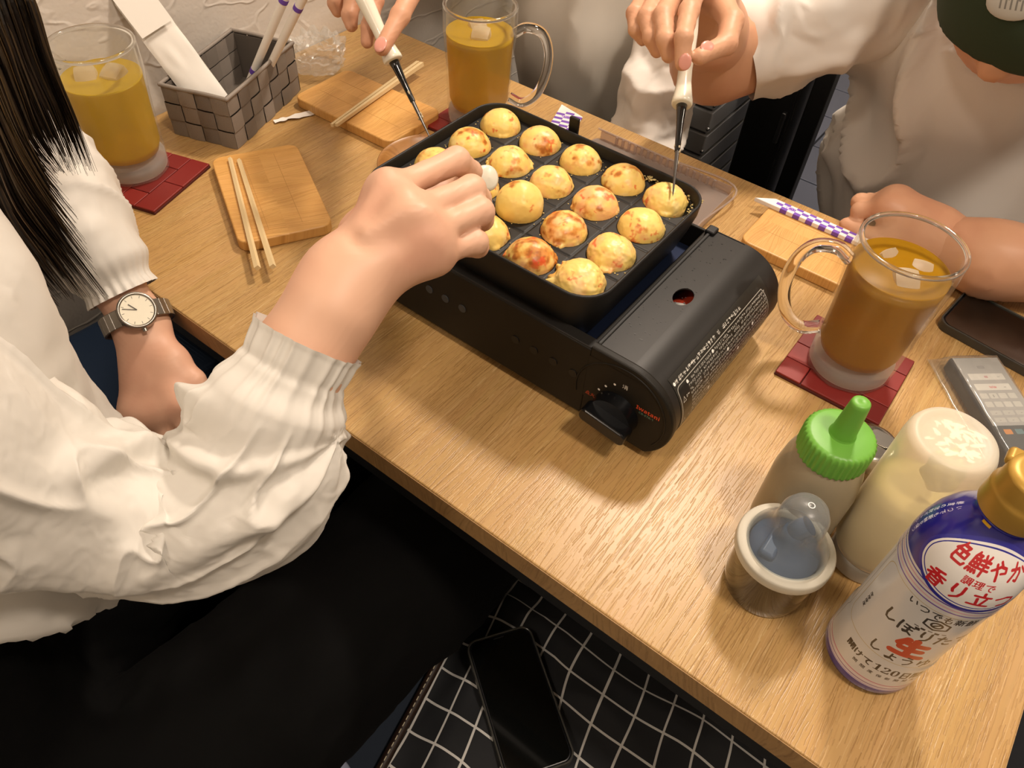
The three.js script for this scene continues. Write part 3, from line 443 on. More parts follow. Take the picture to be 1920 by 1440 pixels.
chopstick('bare wooden chopstick laid across the board behind the pan', [-0.3655, cy, -0.0755], [-0.397, cy, -0.272], 0.0022, 0.003, 'crossed chopsticks behind the pan');
chopstick('bare wooden chopstick laid across the board behind the pan', [-0.3607, cy + 0.001, -0.0785], [-0.3895, cy + 0.001, -0.272], 0.0022, 0.003, 'crossed chopsticks behind the pan');
// ---------- paper chopstick sleeves ----------
function sleeveTex(dir) {
  return canvasTex(1024, 96, (x, w, h) => {
    x.fillStyle = '#efebe8'; x.fillRect(0, 0, w, h); x.fillStyle = '#7a52b8'; const s = 32, n0 = 2;
    for (let i = 0; i < 12; i++) for (let j = 0; j < 3; j++) if ((i + j) % 2) x.fillRect(110 + i * 36, j * s, 36, s);
    x.strokeStyle = '#a98bd6'; x.lineWidth = 5; x.beginPath(); x.arc(190, 48, 22, 0, 7); x.stroke(); x.beginPath(); x.arc(190, 48, 11, 0, 7); x.stroke();
    x.fillStyle = '#6da83c'; for (let k = 0; k < 3; k++) { x.beginPath(); x.arc(620 + 9 * Math.cos(k * 2.1), 48 + 9 * Math.sin(k * 2.1), 8, 0, 7); x.fill(); }
    x.strokeStyle = '#8a86a8'; x.lineWidth = 4; for (let k = 0; k < 8; k++) { x.beginPath(); x.arc(664 + k * 18, 50, 8, 0.5 + k, 5 + k); x.stroke(); }
  });
}
const slTex = sleeveTex(); M.sleeve = mat(0xffffff, 0.75, { map: slTex }); M.paper = mat(0xece8e0, 0.8);
function paperSleeve(label, len, w, h, group) {
  const t = thing('chopstick_sleeve', label, 'chopsticks', [0, 0, 0], 0, group);
  const sh = new THREE.Shape(); sh.moveTo(0, -w / 2); sh.lineTo(len, -w / 2); sh.lineTo(len, w / 2); sh.lineTo(0.02, w / 2); sh.closePath();
  const g = slab(sh, h, 0.001, 2); part('paper_sleeve', planarUV(g, X => X / len, (X, Y, Z) => 0.5 - Z / w), M.sleeve, t);
  part('stick_end', box(0.006, 0.0034, 0.0042, len + 0.003, h / 2, -0.0032), M.stick, t); part('stick_end', box(0.006, 0.0034, 0.0042, len + 0.003, h / 2, 0.0032), M.stick, t);
  return t;
}
{ let s = paperSleeve('white paper chopstick sleeve with purple checks lying across the board by the amber tea', 0.228, 0.015, 0.0055); s.position.set(0.117, T + 0.0132, -0.302); s.rotation.y = -0.005;
  s = paperSleeve('purple-checked chopstick sleeve lying behind the black rear tab of the stove', 0.16, 0.036, 0.0022); s.position.set(-0.152, T + 0.0002, -0.327); s.rotation.y = -1.25;
  s.position.set(-0.176, T + 0.0002, -0.345); }
// torn strip of paper
{ const g = gridSurf(16, 4, (u, v) => [(u - 0.5) * 0.056, 0.0012 + 0.0016 * Math.sin(u * 5) * (v - 0.3), (v - 0.5) * (0.011 + 0.004 * vn(u * 9, 3) - 0.006 * Math.abs(u - 0.5))]); const o = part('paper_scrap', g, M.paper, scene); o.position.set(-0.434, T + 0.0012, -0.073); o.rotation.y = 1.2; tag(o, 'torn strip of white paper between the basket and the board', 'paper'); }
// ---------- round wooden dish ----------
{ const g = lathe([[0, 0.002], [0.034, 0.002], [0.038, 0], [0.05, 0.01], [0.062, 0.026], [0.0625, 0.0275], [0.061, 0.028], [0.058, 0.025], [0.046, 0.0125], [0.03, 0.009], [0, 0.0085]], 72); const o = part('wooden_dish', g, mat(0xffffff, 0.35, { map: woodTex(256, 256, '#a8763f', '#7d5227', '#bb8a50', 300, 90) }), scene); o.position.set(-0.2065, T, -0.083); tag(o, 'round shallow brown wooden dish tucked behind the pan', 'dish'); }
// ---------- grey woven basket ----------
{
  const t = thing('woven_basket', 'grey woven strap basket holding a napkin pack and chopstick sleeves', 'basket', [-0.4985, T, -0.0365], 0);
  t.rotation.y = 0.337; const w = 0.09, d = 0.158, H = 0.066, g1 = 0.0025;
  const cols = [0x7d756c, 0x8a8178, 0x726a62].map(c => mat(c, 0.6, { bumpMap: canvasTex(64, 64, (x) => { x.fillStyle = '#888'; x.fillRect(0, 0, 64, 64); x.fillStyle = '#bbb'; for (let i = 0; i < 64; i += 8) x.fillRect(i, 0, 4, 64); }, false), bumpScale: 0.0006 }));
  part('inner_wall', merge([box(w - 0.006, H - 0.004, 0.0012, 0, H / 2, d / 2 - 0.003), box(w - 0.006, H - 0.004, 0.0012, 0, H / 2, -d / 2 + 0.003), box(0.0012, H - 0.004, d - 0.006, w / 2 - 0.003, H / 2, 0), box(0.0012, H - 0.004, d - 0.006, -w / 2 + 0.003, H / 2, 0)]), mat(0x5a534c, 0.7), t);
  part('bottom', box(w - 0.004, 0.003, d - 0.004, 0, 0.002, 0), mat(0x5f5850, 0.7), t);
  const rows = 3, rh = H / rows; let k = 0;
  const strap = (len, x, y, z, turn, out) => { const g = gridSurf(6, 2, (u, v) => [(u - 0.5) * len, (v - 0.5) * (rh - 0.001), 0.0014 * Math.sin(Math.PI * u) * (0.6 + 0.4 * Math.sin(Math.PI * v))]); const o = part('strap', planarUV(g, X => X / 0.012, (X, Y) => Y / 0.012), cols[k++ % 3], t); o.position.set(x, y, z); o.rotation.y = turn; };
  for (let r = 0; r < rows; r++) { const y = (r + 0.5) * rh, off = (r % 2) * 0.5;
    for (const s of [-1, 1]) { for (let i = 0; i < 4; i++) { const L = w / 4; strap(L, -w / 2 + (i + 0.5) * L, y, s * (d / 2 + ((i + r) % 2 ? 0.0009 : -0.0003)), s > 0 ? 0 : Math.PI); }
      for (let i = 0; i < 7; i++) { const L = d / 7; strap(L, s * (w / 2 + ((i + r) % 2 ? 0.0009 : -0.0003)), y, -d / 2 + (i + 0.5) * L, s > 0 ? Math.PI / 2 : -Math.PI / 2); strap(L, s * (w / 2 - 0.0045), y, -d / 2 + (i + 0.5) * L, s > 0 ? -Math.PI / 2 : Math.PI / 2); } } }
  const cn = [[-w / 2, -d / 2], [w / 2, -d / 2], [w / 2, d / 2], [-w / 2, d / 2]]; for (let i = 0; i < 4; i++) { const [ax, az] = cn[i], [bx, bz] = cn[(i + 1) % 4]; part('rim_binding', tube([[ax, H, az], [(2 * ax + bx) / 3, H + 0.0006, (2 * az + bz) / 3], [(ax + 2 * bx) / 3, H - 0.0004, (az + 2 * bz) / 3], [bx, H, bz]], 0.0025, 20, 8), cols[1], t); part('rim_corner', new THREE.SphereGeometry(0.0026, 10, 8).translate(ax, H, az), cols[1], t); }
}
// napkin pack leaning out of the basket on the wall
{ const t = thing('napkin_pack', 'tall white paper napkin pack leaning from the basket against the wall', 'napkins', [-0.478, T + 0.028, 0.0085], 0);
  const a = V(-0.071, 0.098, 0.0155).normalize(), L = 0.17, Y = a, X = V(0.35, 0.1, -0.9).normalize(), Zv = X.clone().cross(Y).normalize(); X.copy(Y.clone().cross(Zv)); t.quaternion.setFromRotationMatrix(new THREE.Matrix4().makeBasis(X, Y, Zv));
  const w = 0.044, g = gridSurf(16, 30, (u, v) => [(u - 0.5) * w, v * L, 0.004 * Math.sin(Math.PI * u) ** 0.5 + 0.0012 * vn(u * 5, v * 7)]), g2 = gridSurf(16, 30, (u, v) => [(u - 0.5) * w, v * L, -0.003 * Math.sin(Math.PI * u) ** 0.5]);
  part('paper_wrap', merge([g, g2]), M.paper, t); part('top_flap', gridSurf(10, 6, (u, v) => [(u - 0.5) * (w - 0.002), L * (0.62 + 0.38 * v), 0.0062 + 0.003 * (1 - v)]), M.paper, t); }
// chopstick sleeves standing in the basket
for (const [ax, az, bx, by, bz, lab] of [[-0.51, -0.05, -0.4, 0.2, -0.0945, 'white chopstick sleeve with a purple band standing in the basket, nearer the napkins'], [-0.503, -0.066, -0.384, 0.19, -0.1, 'white chopstick sleeve standing in the basket behind the purple-banded one']]) {
  const t = thing('chopstick_sleeve', lab, 'chopsticks', [ax, T + 0.006, az]); const d = V(bx - ax, by - 0.006, bz - az); t.quaternion.setFromUnitVectors(V(0, 1, 0), d.clone().normalize());
  part('paper_sleeve', cyl(0.0046, 0.0056, d.length(), 0, 0, 0, 20), M.paper, t); part('purple_band', cyl(0.0051, 0.0052, 0.007, 0, 0.05, 0, 20), mat(0x6a48b0, 0.6), t); part('purple_band', cyl(0.0056, 0.0057, 0.006, 0, d.length() * 0.72, 0, 20), mat(0x6a48b0, 0.6), t);
}
// crumpled clear plastic
{ const g = mergeVertices(new THREE.IcosahedronGeometry(1, 12)), p = g.attributes.position; for (let i = 0; i < p.count; i++) { const x = p.getX(i), y = p.getY(i), z = p.getZ(i), d = 0.036 * (1 + 0.7 * Math.abs(fbm(x * 2.6, y * 2.6, z * 2.6, 2)) - 0.15 + 0.1 * vn(x * 6, y * 6, z * 6)); p.setXYZ(i, x * d * 1.1, Math.max(0.001, (y * 0.75 + 0.62) * d), z * d * 1.2); }
  const gg = g.toNonIndexed(); gg.computeVertexNormals(); const o = part('crumpled_plastic', gg, mat(0xf6f6f4, 0.2, { transmission: 0.86, thickness: 0, ior: 1.5 }), scene); o.position.set(-0.51, T, -0.185); tag(o, 'crumpled ball of clear plastic film behind the basket', 'plastic'); }
// ---------- clear plastic tray behind the pan ----------
{ const t = thing('plastic_tray', 'clear shallow plastic tray with ribbed edge behind the pan corner', 'tray', [-0.012, T, -0.216], 0); const w = 0.2, d = 0.18;
  const pm = mat(0xe9dfd8, 0.3, { transmission: 0.8, thickness: 0, ior: 1.45 });
  part('tray_base', slab(rrect(w, d, 0.012), 0.0012, 0.0003), pm, t); part('tray_rim', tube([[-w / 2, 0.012, -d / 2], [0, 0.012, -d / 2], [w / 2, 0.012, -d / 2], [w / 2, 0.012, 0], [w / 2, 0.012, d / 2], [-w / 2, 0.012, d / 2]].map(q => V(...q)), 0.0014, 60, 6, false), pm, t);
  part('tray_side', merge([box(w - 0.01, 0.012, 0.0006, 0, 0.006, -d / 2), box(0.0006, 0.012, d - 0.01, w / 2, 0.006, 0)]), pm, t);
  for (let i = 0; i < 16; i++) part('rib', rbox(0.004, 0.012, 0.003, 0.001, -w / 2 + 0.03 + i * 0.0095, 0.006, -d / 2 + 0.001, 2), pm, t); }
{ const o = part('yellow_topping', displace(mergeVertices(new THREE.IcosahedronGeometry(0.011, 6)), (x, y, z) => 0.003 * vn(x * 150, y * 150, z * 150)).scale(1, 0.55, 0.9), mat(0xf2b51c, 0.35), scene); o.position.set(0.04, T + 0.008, -0.245); tag(o, 'yellow blob of cheese in the clear tray', 'food');
  const o2 = part('yellow_sauce_strip', displace(mergeVertices(new THREE.IcosahedronGeometry(0.01, 6)), (x, y, z) => 0.002 * vn(x * 150, y * 150, z * 150)).scale(1.9, 0.5, 0.7), mat(0xf4c83a, 0.35), scene); o2.position.set(0.018, T + 0.007, -0.237); tag(o2, 'long yellow strip of cheese beside the yellow blob', 'food'); }
// ---------- phone on the table ----------
M.phoneGlass = mat(0x0a0b0a, 0.12, { clearcoat: 1, clearcoatRoughness: 0.05 }); M.phoneCase = mat(0x5b5a55, 0.2, { transmission: 0.5, thickness: 0 });
function phone(name, label, w, l, cracked) {
  const t = thing(name, label, 'phone');
  part('phone_body', slab(rrect(w, l, 0.011), 0.0078, 0.002, 4), mat(0x15161a, 0.35), t);
  part('screen', slab(rrect(w - 0.004, l - 0.004, 0.0095), 0.0006, 0.0002).translate(0, 0.0078, 0), M.phoneGlass, t);
  const ring = rrect(w + 0.004, l + 0.004, 0.0125); ring.holes.push(rrect(w, l, 0.011)); part('case_rim', slab(ring, 0.0098, 0.0008, 2), M.phoneCase, t);
  if (cracked) part('speaker_slot', box(0.012, 0.0002, 0.001, 0, 0.0085, -l / 2 + 0.0035), mat(0x2a2a2a, 0.4), t);
  return t;
}
{ const p = phone('smartphone', 'dark smartphone in a clear case lying face up by the resting forearm', 0.0715, 0.147); p.position.set(0.4355, T + 0.0002, -0.2645); p.rotation.y = Math.PI / 2 - 0.13; }
// ---------- remote control in film ----------
{
  const t = thing('remote_control', 'silver and black remote control wrapped in clear film', 'remote', [0.465, T, -0.1215], -0.0); const a = V(0.66, 0, 0.75).normalize(); t.rotation.y = Math.atan2(a.x, a.z);
  const W = 0.05, L = 0.2; part('remote_body', rbox(W, 0.017, L, 0.004, 0, 0.0095, 0), mat(0x2f3136, 0.4), t);
  const tex = canvasTex(512, 1024, (x, w, h) => {
    x.fillStyle = '#a9a8a8'; x.fillRect(0, 0, w, h * 0.43); x.fillStyle = '#3b3e42'; x.fillRect(0, h * 0.43, w, h); x.fillStyle = '#7d7d7f'; x.font = 'bold 26px sans-serif'; x.textAlign = 'center'; x.fillText('REGZA', w / 2, 74);
    const pill = (px, py, pw, ph, c, s, tc = '#333') => { x.fillStyle = c; x.beginPath(); x.roundRect(px, py, pw, ph, 7); x.fill(); x.fillStyle = tc; x.font = 'bold 19px sans-serif'; x.fillText(s, px + pw / 2, py + ph * 0.72); };
    pill(60, 108, 392, 42, '#d8d6d2', '', '#333'); pill(64, 112, 120, 34, '#d8d6d2', '～～', '#555'); pill(190, 112, 125, 34, '#d8d6d2', 'HDD■', '#b03048'); pill(330, 112, 115, 34, '#d8d6d2', '~~~', '#777');
    pill(60, 176, 392, 42, '#d8d6d2', '', '#333'); pill(190, 180, 130, 34, '#d8d6d2', 'YouTube', '#c8383c'); pill(330, 180, 115, 34, '#d8d6d2', '----', '#444');
    for (let r = 0; r < 2; r++) for (let k = 0; k < 4; k++) pill(56 + k * 104, 238 + r * 54, 84, 34, '#c9c7c3', [['■', 'II', '●', '▶'], ['◀◀', '▷', '◁', '▶▶']][r][k]);
    for (let r = 0; r < 2; r++) for (let k = 0; k < 3; k++) pill(56 + k * 138, 348 + r * 44, 118, 28, '#bdbbb8', '―', '#777');
    pill(80, 462, 84, 30, '#d2873a', '', '#fff'); pill(200, 462, 84, 30, '#5d7f88', '', '#fff'); pill(320, 462, 84, 30, '#5f6a74', '', '#fff'); x.fillStyle = '#b8b8b8'; x.font = '22px sans-serif'; x.fillText('入力', 130, 560);
    for (let r = 0; r < 4; r++) for (let k = 0; k < 3; k++) { x.fillStyle = '#54585e'; x.beginPath(); x.ellipse(116 + k * 140, 620 + r * 92, 46, 28, 0, 0, 7); x.fill(); x.fillStyle = '#d5d5d5'; x.font = 'bold 28px sans-serif'; x.fillText(String(r * 3 + k + 1), 116 + k * 140, 630 + r * 92); }
  });
  part('key_panel', planarUV(box(W - 0.004, 0.0006, L - 0.006, 0, 0.0182, 0), X => X / (W - 0.004) + 0.5, (X, Y, Z) => 0.5 - Z / (L - 0.006)), mat(0xffffff, 0.4, { map: tex }), t);
  const film = mat(0xe9e9e6, 0.14, { transmission: 0.9, thickness: 0, ior: 1.45 });
  part('plastic_film', gridSurf(40, 60, (u, v) => { const x = (u - 0.5) * (W + 0.022), z = (v - 0.5) * (L + 0.02), e = Math.max(0, Math.abs(x) - W / 2 + 0.001), f = Math.max(0, Math.abs(z) - L / 2), k = Math.min(1, Math.max(e, f) / 0.009); return [x, 0.0192 * (1 - k) + 0.002 * k + 0.0012 * Math.abs(vn(u * 9, v * 16, 4)) + 0.0004, z]; }), film, t);
}
// ---------- sauce pourer with frosted cap ----------
{
  const t = thing('sauce_pourer', 'small round glass pourer of dark sauce with a frosted domed cap', 'sauce bottle', [0.3405, T, 0.1475]);
  part('sauce_filled_glass', lathe([[0, 0.0015], [0.02, 0.0015], [0.0285, 0], [0.0305, 0.002], [0.0315, 0.012], [0.032, 0.05], [0.03, 0.055]], 64), mat(0x1b150d, 0.12, { clearcoat: 1, clearcoatRoughness: 0.05 }), t);
  part('rim_collar', lathe([[0.027, 0.05], [0.0345, 0.049], [0.0358, 0.051], [0.0358, 0.0575], [0.0345, 0.0595], [0.029, 0.06], [0.027, 0.0585], [0.0265, 0.052]], 64), mat(0xdfd9c8, 0.55, { transmission: 0.35, thickness: 0 }), t);
  const sp = mat(0x3e5674, 0.35); const st = part('spout_stopper', lathe([[0, 0.052], [0.026, 0.052], [0.0255, 0.055], [0.017, 0.06], [0.012, 0.064], [0.0085, 0.07], [0.0078, 0.078], [0, 0.08]], 40), sp, t);
  part('spout', displace(tube([[0, 0.07, 0], [0.002, 0.08, -0.001], [0.006, 0.086, -0.004]], 0.0075, 20, 14), () => 0), sp, st); part('spout_rib', rbox(0.012, 0.008, 0.03, 0.003, -0.008, 0.06, 0.006), sp, st);
  part('dome_cap', lathe([[0.0295, 0.0585], [0.0285, 0.064], [0.0235, 0.071], [0.0182, 0.079], [0.0175, 0.089], [0.0168, 0.099], [0.0135, 0.1065], [0.007, 0.1105], [0, 0.1112]], 56), mat(0xe6ebee, 0.32, { transmission: 0.9, thickness: 0, ior: 1.4 }), t);
  part('cap_dimple', new THREE.TorusGeometry(0.0022, 0.0004, 6, 20).rotateX(Math.PI / 2).translate(0, 0.1112, 0), mat(0xe6eaec, 0.4), t);
}
// ---------- squeeze bottle with green cap ----------
{
  const t = thing('squeeze_bottle', 'brown-filled squeeze bottle with a ribbed green screw cap and cone nozzle', 'sauce bottle', [0.3335, T, 0.0895]); const gm = mat(0x69a83c, 0.42);
  part('bottle_body', lathe([[0, 0.001], [0.029, 0.001], [0.031, 0.004], [0.0315, 0.012], [0.0315, 0.07], [0.029, 0.09], [0.0255, 0.102], [0.0225, 0.106], [0.0225, 0.112]], 64), mat(0xcdbf9f, 0.45, { transmission: 0.55, thickness: 0, ior: 1.45 }), t);
  part('sauce', lathe([[0, 0.003], [0.0295, 0.003], [0.0302, 0.01], [0.0302, 0.066], [0, 0.066]], 48), mat(0x5d3c22, 0.5), t);
  const n = 36; part('screw_cap', gridSurf(n * 6, 9, (u, v) => { const pr = [[0.0238, 0.104], [0.0248, 0.1045], [0.0252, 0.107], [0.0252, 0.12], [0.0248, 0.1235], [0.0235, 0.1255], [0.021, 0.1262], [0.015, 0.1265], [0.008, 0.1267], [0, 0.1267]], k = Math.round(v * 9), a = -u * 2 * Math.PI, rib = k > 0 && k < 5 ? 0.0006 * Math.cos(a * n) : 0; return [(pr[k][0] + rib) * Math.cos(a), pr[k][1], (pr[k][0] + rib) * Math.sin(a)]; }, true), gm, t);
  part('nozzle', lathe([[0.0098, 0.1262], [0.0096, 0.1275], [0.0088, 0.1285], [0.0068, 0.158], [0.0064, 0.1605], [0.0052, 0.1617], [0.002, 0.162], [0, 0.1612]], 40), gm, t);
}
// ---------- stainless shaker ----------
{ const t = thing('spice_shaker', 'small steel-lidded shaker standing between the squeeze bottle and the cream bottle', 'shaker', [0.3565, T, 0.024]);
  part('shaker_body', lathe([[0, 0.001], [0.018, 0.001], [0.0195, 0.003], [0.0195, 0.055]], 40), mat(0xcbb58a, 0.2, { transmission: 0.6, thickness: 0 }), t); part('spice', lathe([[0, 0.002], [0.0175, 0.002], [0.0175, 0.04], [0, 0.04]], 32), mat(0x8a6432, 0.8), t);
  const sm1 = mat(0xb5b3ae, 0.22, { metalness: 1 }); part('steel_lid', lathe([[0.0198, 0.052], [0.0205, 0.053], [0.0205, 0.066], [0.0195, 0.0685], [0.015, 0.0705], [0, 0.072]], 48), sm1, t); part('lid_flap', slab(rrect(0.018, 0.014, 0.004), 0.0012, 0.0003).translate(0.004, 0.0716, -0.004), sm1, t); }
// ---------- upturned cream bottle ----------
{ const t = thing('cream_bottle', 'translucent squeeze bottle of pale mayonnaise standing on its cap', 'sauce bottle', [0.3935, T, 0.0765]);
  const shell = mat(0xfbf7ea, 0.45, { transmission: 0.62, thickness: 0, ior: 1.42 });
  part('bottle_body', lathe([[0.0215, 0.016], [0.0265, 0.02], [0.0285, 0.026], [0.0296, 0.06], [0.0298, 0.145], [0.0292, 0.153], [0.0272, 0.1575], [0.0235, 0.1588], [0.021, 0.1572], [0.017, 0.1562], [0, 0.1562]], 64), shell, t);
  part('mayonnaise', displace(lathe([[0, 0.018], [0.022, 0.018], [0.0262, 0.024], [0.0278, 0.05], [0.0284, 0.075], [0.0284, 0.098], [0.02, 0.102], [0, 0.104]], 48), () => 0), mat(0xf6e6a6, 0.5), t);
  part('mayo_smear', displace(mergeVertices(new THREE.IcosahedronGeometry(1, 10)).scale(0.012, 0.02, 0.011).translate(0.006, 0.134, 0.006), (x, y, z) => 0.003 * vn(x * 160, y * 160, z * 160)), mat(0xf2e08c, 0.5), t);
  const rf = []; for (let i = 0; i < 60; i++) rf.push(new THREE.IcosahedronGeometry(1, 1).scale(rr(0.0006, 0.0018), 0.0003, rr(0.001, 0.006)).rotateY(rr(0, 3)).translate(rr(-0.015, 0.014), 0.1554, rr(-0.017, 0.012)));
  tag(part('cream_residue', merge(rf), mat(0xf4f0e2, 0.5), t), 'white cream residue under the bottle base', null, null, 'stuff');
  part('flip_cap', lathe([[0, 0], [0.024, 0], [0.0255, 0.0015], [0.0255, 0.014], [0.023, 0.017], [0, 0.017]], 48), mat(0xe2dccd, 0.4, { transmission: 0.4, thickness: 0 }), t); }
// ---------- soy sauce bottle ----------
{
  const t = thing('soy_sauce_bottle', 'white and deep blue soy sauce bottle with a gold cap', 'sauce bottle', [0.4262, T, 0.1505], 0);
  const pr = [[0, 0.001], [0.026, 0.001], [0.0305, 0.002], [0.0322, 0.006], [0.0325, 0.012], [0.0325, 0.049], [0.0317, 0.0515], [0.0317, 0.126], [0.0325, 0.1285], [0.0325, 0.148], [0.032, 0.156], [0.0302, 0.166], [0.0265, 0.176], [0.0212, 0.184], [0.0172, 0.189], [0.0155, 0.194], [0.0152, 0.204]];
  const HT = 0.21;   // texture v = height / HT, texture u = angle
  const tex = canvasTex(2048, 1900, (x, w, h) => {
    const Y = y => h - y / HT * h, cx = w * 0.5; x.fillStyle = '#d4d4d4'; x.fillRect(0, 0, w, h);
    x.fillStyle = '#1c1984'; x.fillRect(0, Y(0.21), w, Y(0.146) - Y(0.21)); x.fillStyle = '#352a8c'; x.fillRect(0, Y(0.0125), w, h);
    x.lineWidth = 9; for (const [y, c] of [[0.0135, '#b49bd0'], [0.016, '#8c5a9a'], [0.0185, '#e0c9d8'], [0.0205, '#c06a8a'], [0.1315, '#6b4ba8'], [0.1345, '#d8a8b8'], [0.1375, '#5a3a98'], [0.1405, '#c99ab0'], [0.1435, '#3a2f98']]) { x.strokeStyle = c; x.beginPath(); x.moveTo(0, Y(y)); x.lineTo(w, Y(y)); x.stroke(); }
    x.strokeStyle = '#b9a878'; x.lineWidth = 5; x.beginPath(); x.roundRect(w * 0.26, Y(0.126), w * 0.5, Y(0.053) - Y(0.126), 90); x.stroke();
    x.fillStyle = '#2b2a96'; x.beginPath(); x.ellipse(cx, Y(0.164), 390, 235, 0, 0, 7); x.fill(); x.fillStyle = '#f3f1ee'; x.beginPath(); x.ellipse(cx, Y(0.164), 365, 212, 0, 0, 7); x.fill();
    x.strokeStyle = '#2b2a96'; x.lineWidth = 7; x.beginPath(); x.ellipse(cx, Y(0.164), 346, 196, 0, 0, 7); x.stroke();
    glyphs(x, '色鮮やか', cx - 255, Y(0.1815), 118, '#c8262c', 1.3, 1.06); glyphs(x, '調理で', cx - 100, Y(0.1665), 58, '#c8262c', 1.1, 1.1); glyphs(x, '香り立つ', cx - 265, Y(0.159), 122, '#c8262c', 1.35, 1.08);
    glyphs(x, 'いつでも新鮮', cx - 225, Y(0.1255), 66, '#2c2a2a', 1.2, 1.1);
    x.strokeStyle = '#2c2a2a'; x.lineWidth = 13; const hx = cx, hy = Y(0.1125); x.beginPath(); for (let k = 0; k < 6; k++) { const a = Math.PI / 6 + k * Math.PI / 3; x.lineTo(hx + 80 * Math.cos(a), hy + 50 * Math.sin(a)); } x.closePath(); x.stroke(); x.beginPath(); x.ellipse(hx, hy, 32, 24, 0, 0, 7); x.stroke(); x.beginPath(); x.moveTo(hx - 18, hy + 16); x.lineTo(hx + 18, hy - 16); x.stroke();
    x.fillStyle = '#2c2a2a'; for (let k = 0; k < 5; k++) x.fillRect(cx - 100 + k * 42, Y(0.1045), 28, 7 + (k % 2) * 10);
    glyphs(x, 'しぼりたて', cx - 290, Y(0.1025), 114, '#2a2828', 1.3, 1.04); glyphs(x, '生', cx - 110, Y(0.089), 215, '#c23a22', 2.2, 1); glyphs(x, 'しょうゆ', cx - 225, Y(0.0665), 106, '#2a2828', 1.2, 1.05);
    for (let k = 0; k < 4; k++) glyphs(x, '度', cx - 430, Y(0.09) + k * 40, 34, '#3a3838', 1.2);
    glyphs(x, '開けて', cx - 310, Y(0.0445), 66, '#262424', 1.6, 1.06); x.fillStyle = '#262424'; x.font = 'bold 104px serif'; x.fillText('120', cx - 95, Y(0.0375)); glyphs(x, '日間', cx + 80, Y(0.045), 84, '#262424', 1.6, 1.02); glyphs(x, '鮮度保', cx + 262, Y(0.044), 62, '#262424', 1.6, 1.02);
    for (let k = 0; k < 9; k++) glyphs(x, '開間度保新'[k % 5], cx - 210 + k * 58, Y(0.0335), 34, '#4a4848', 1.3);
    [...'いつでも新鮮を保つ'].forEach((c, i) => glyphs(x, c, cx - 545, Y(0.186) + i * 36, 34, '#e8e6f4', 1)); [...'鮮度の密封ボトル'].forEach((c, i) => glyphs(x, c, cx - 605, Y(0.186) + i * 38, 34, '#e8e6f4', 1));
    x.fillStyle = '#d8a61c'; x.fillRect(cx - 300, Y(0.2), 110, Y(0.192) - Y(0.2));
    x.strokeStyle = '#9a958a'; x.lineWidth = 5; x.beginPath(); x.moveTo(w * 0.235, Y(0.0125)); x.lineTo(w * 0.235, Y(0.146)); x.stroke();
  });
  const m = mat(0xffffff, 0.25, { map: tex, clearcoat: 0.5, clearcoatRoughness: 0.12 });
  const g = gridSurf(96, pr.length - 1, (u, v) => { const [r, y] = pr[Math.round(v * (pr.length - 1))], a = 1.3 + Math.PI - u * 2 * Math.PI; return [r * Math.cos(a), y, r * Math.sin(a)]; }, true);
  { const uv = g.attributes.uv, p = g.attributes.position; for (let i = 0; i < uv.count; i++) uv.setY(i, p.getY(i) / HT); }
  part('bottle_body', g, m, t);
  const gold = mat(0xb6903f, 0.38, { metalness: 0.35 });
  const cap = part('gold_cap', lathe([[0.0165, 0.198], [0.0186, 0.199], [0.0188, 0.212], [0.0178, 0.214], [0.0172, 0.217], [0.017, 0.2265], [0.0158, 0.229], [0.012, 0.2302], [0, 0.2304]], 56), gold, t);
  part('cap_lip', rbox(0.012, 0.007, 0.012, 0.003, -0.0125, 0.2245, -0.008), gold, cap); part('collar_ring', new THREE.TorusGeometry(0.0158, 0.0011, 8, 48).rotateX(Math.PI / 2).translate(0, 0.1955, 0), mat(0x1d1a86, 0.3), t);
}
// ---------- people ----------
M.skinA = mat(0xffffff, 0.5, { vertexColors: true, sheen: 0.3, sheenColor: C(0xffb090), sheenRoughness: 0.5 });
M.nail = mat(0xdc9a8a, 0.28);
function skin(g, base, warm) { const a = C(base), b = C(warm), k = C(0xfff0e0); return paint(g, (o, x, y, z) => { o.copy(a).lerp(b, sm(-0.35, 0.55, fbm(x * 22, y * 22, z * 22, 3)) * 0.55); o.lerp(a.clone().multiplyScalar(1.06), 0.3 * sm(0, 0.5, vn(x * 90, y * 90, z * 90))); }); }
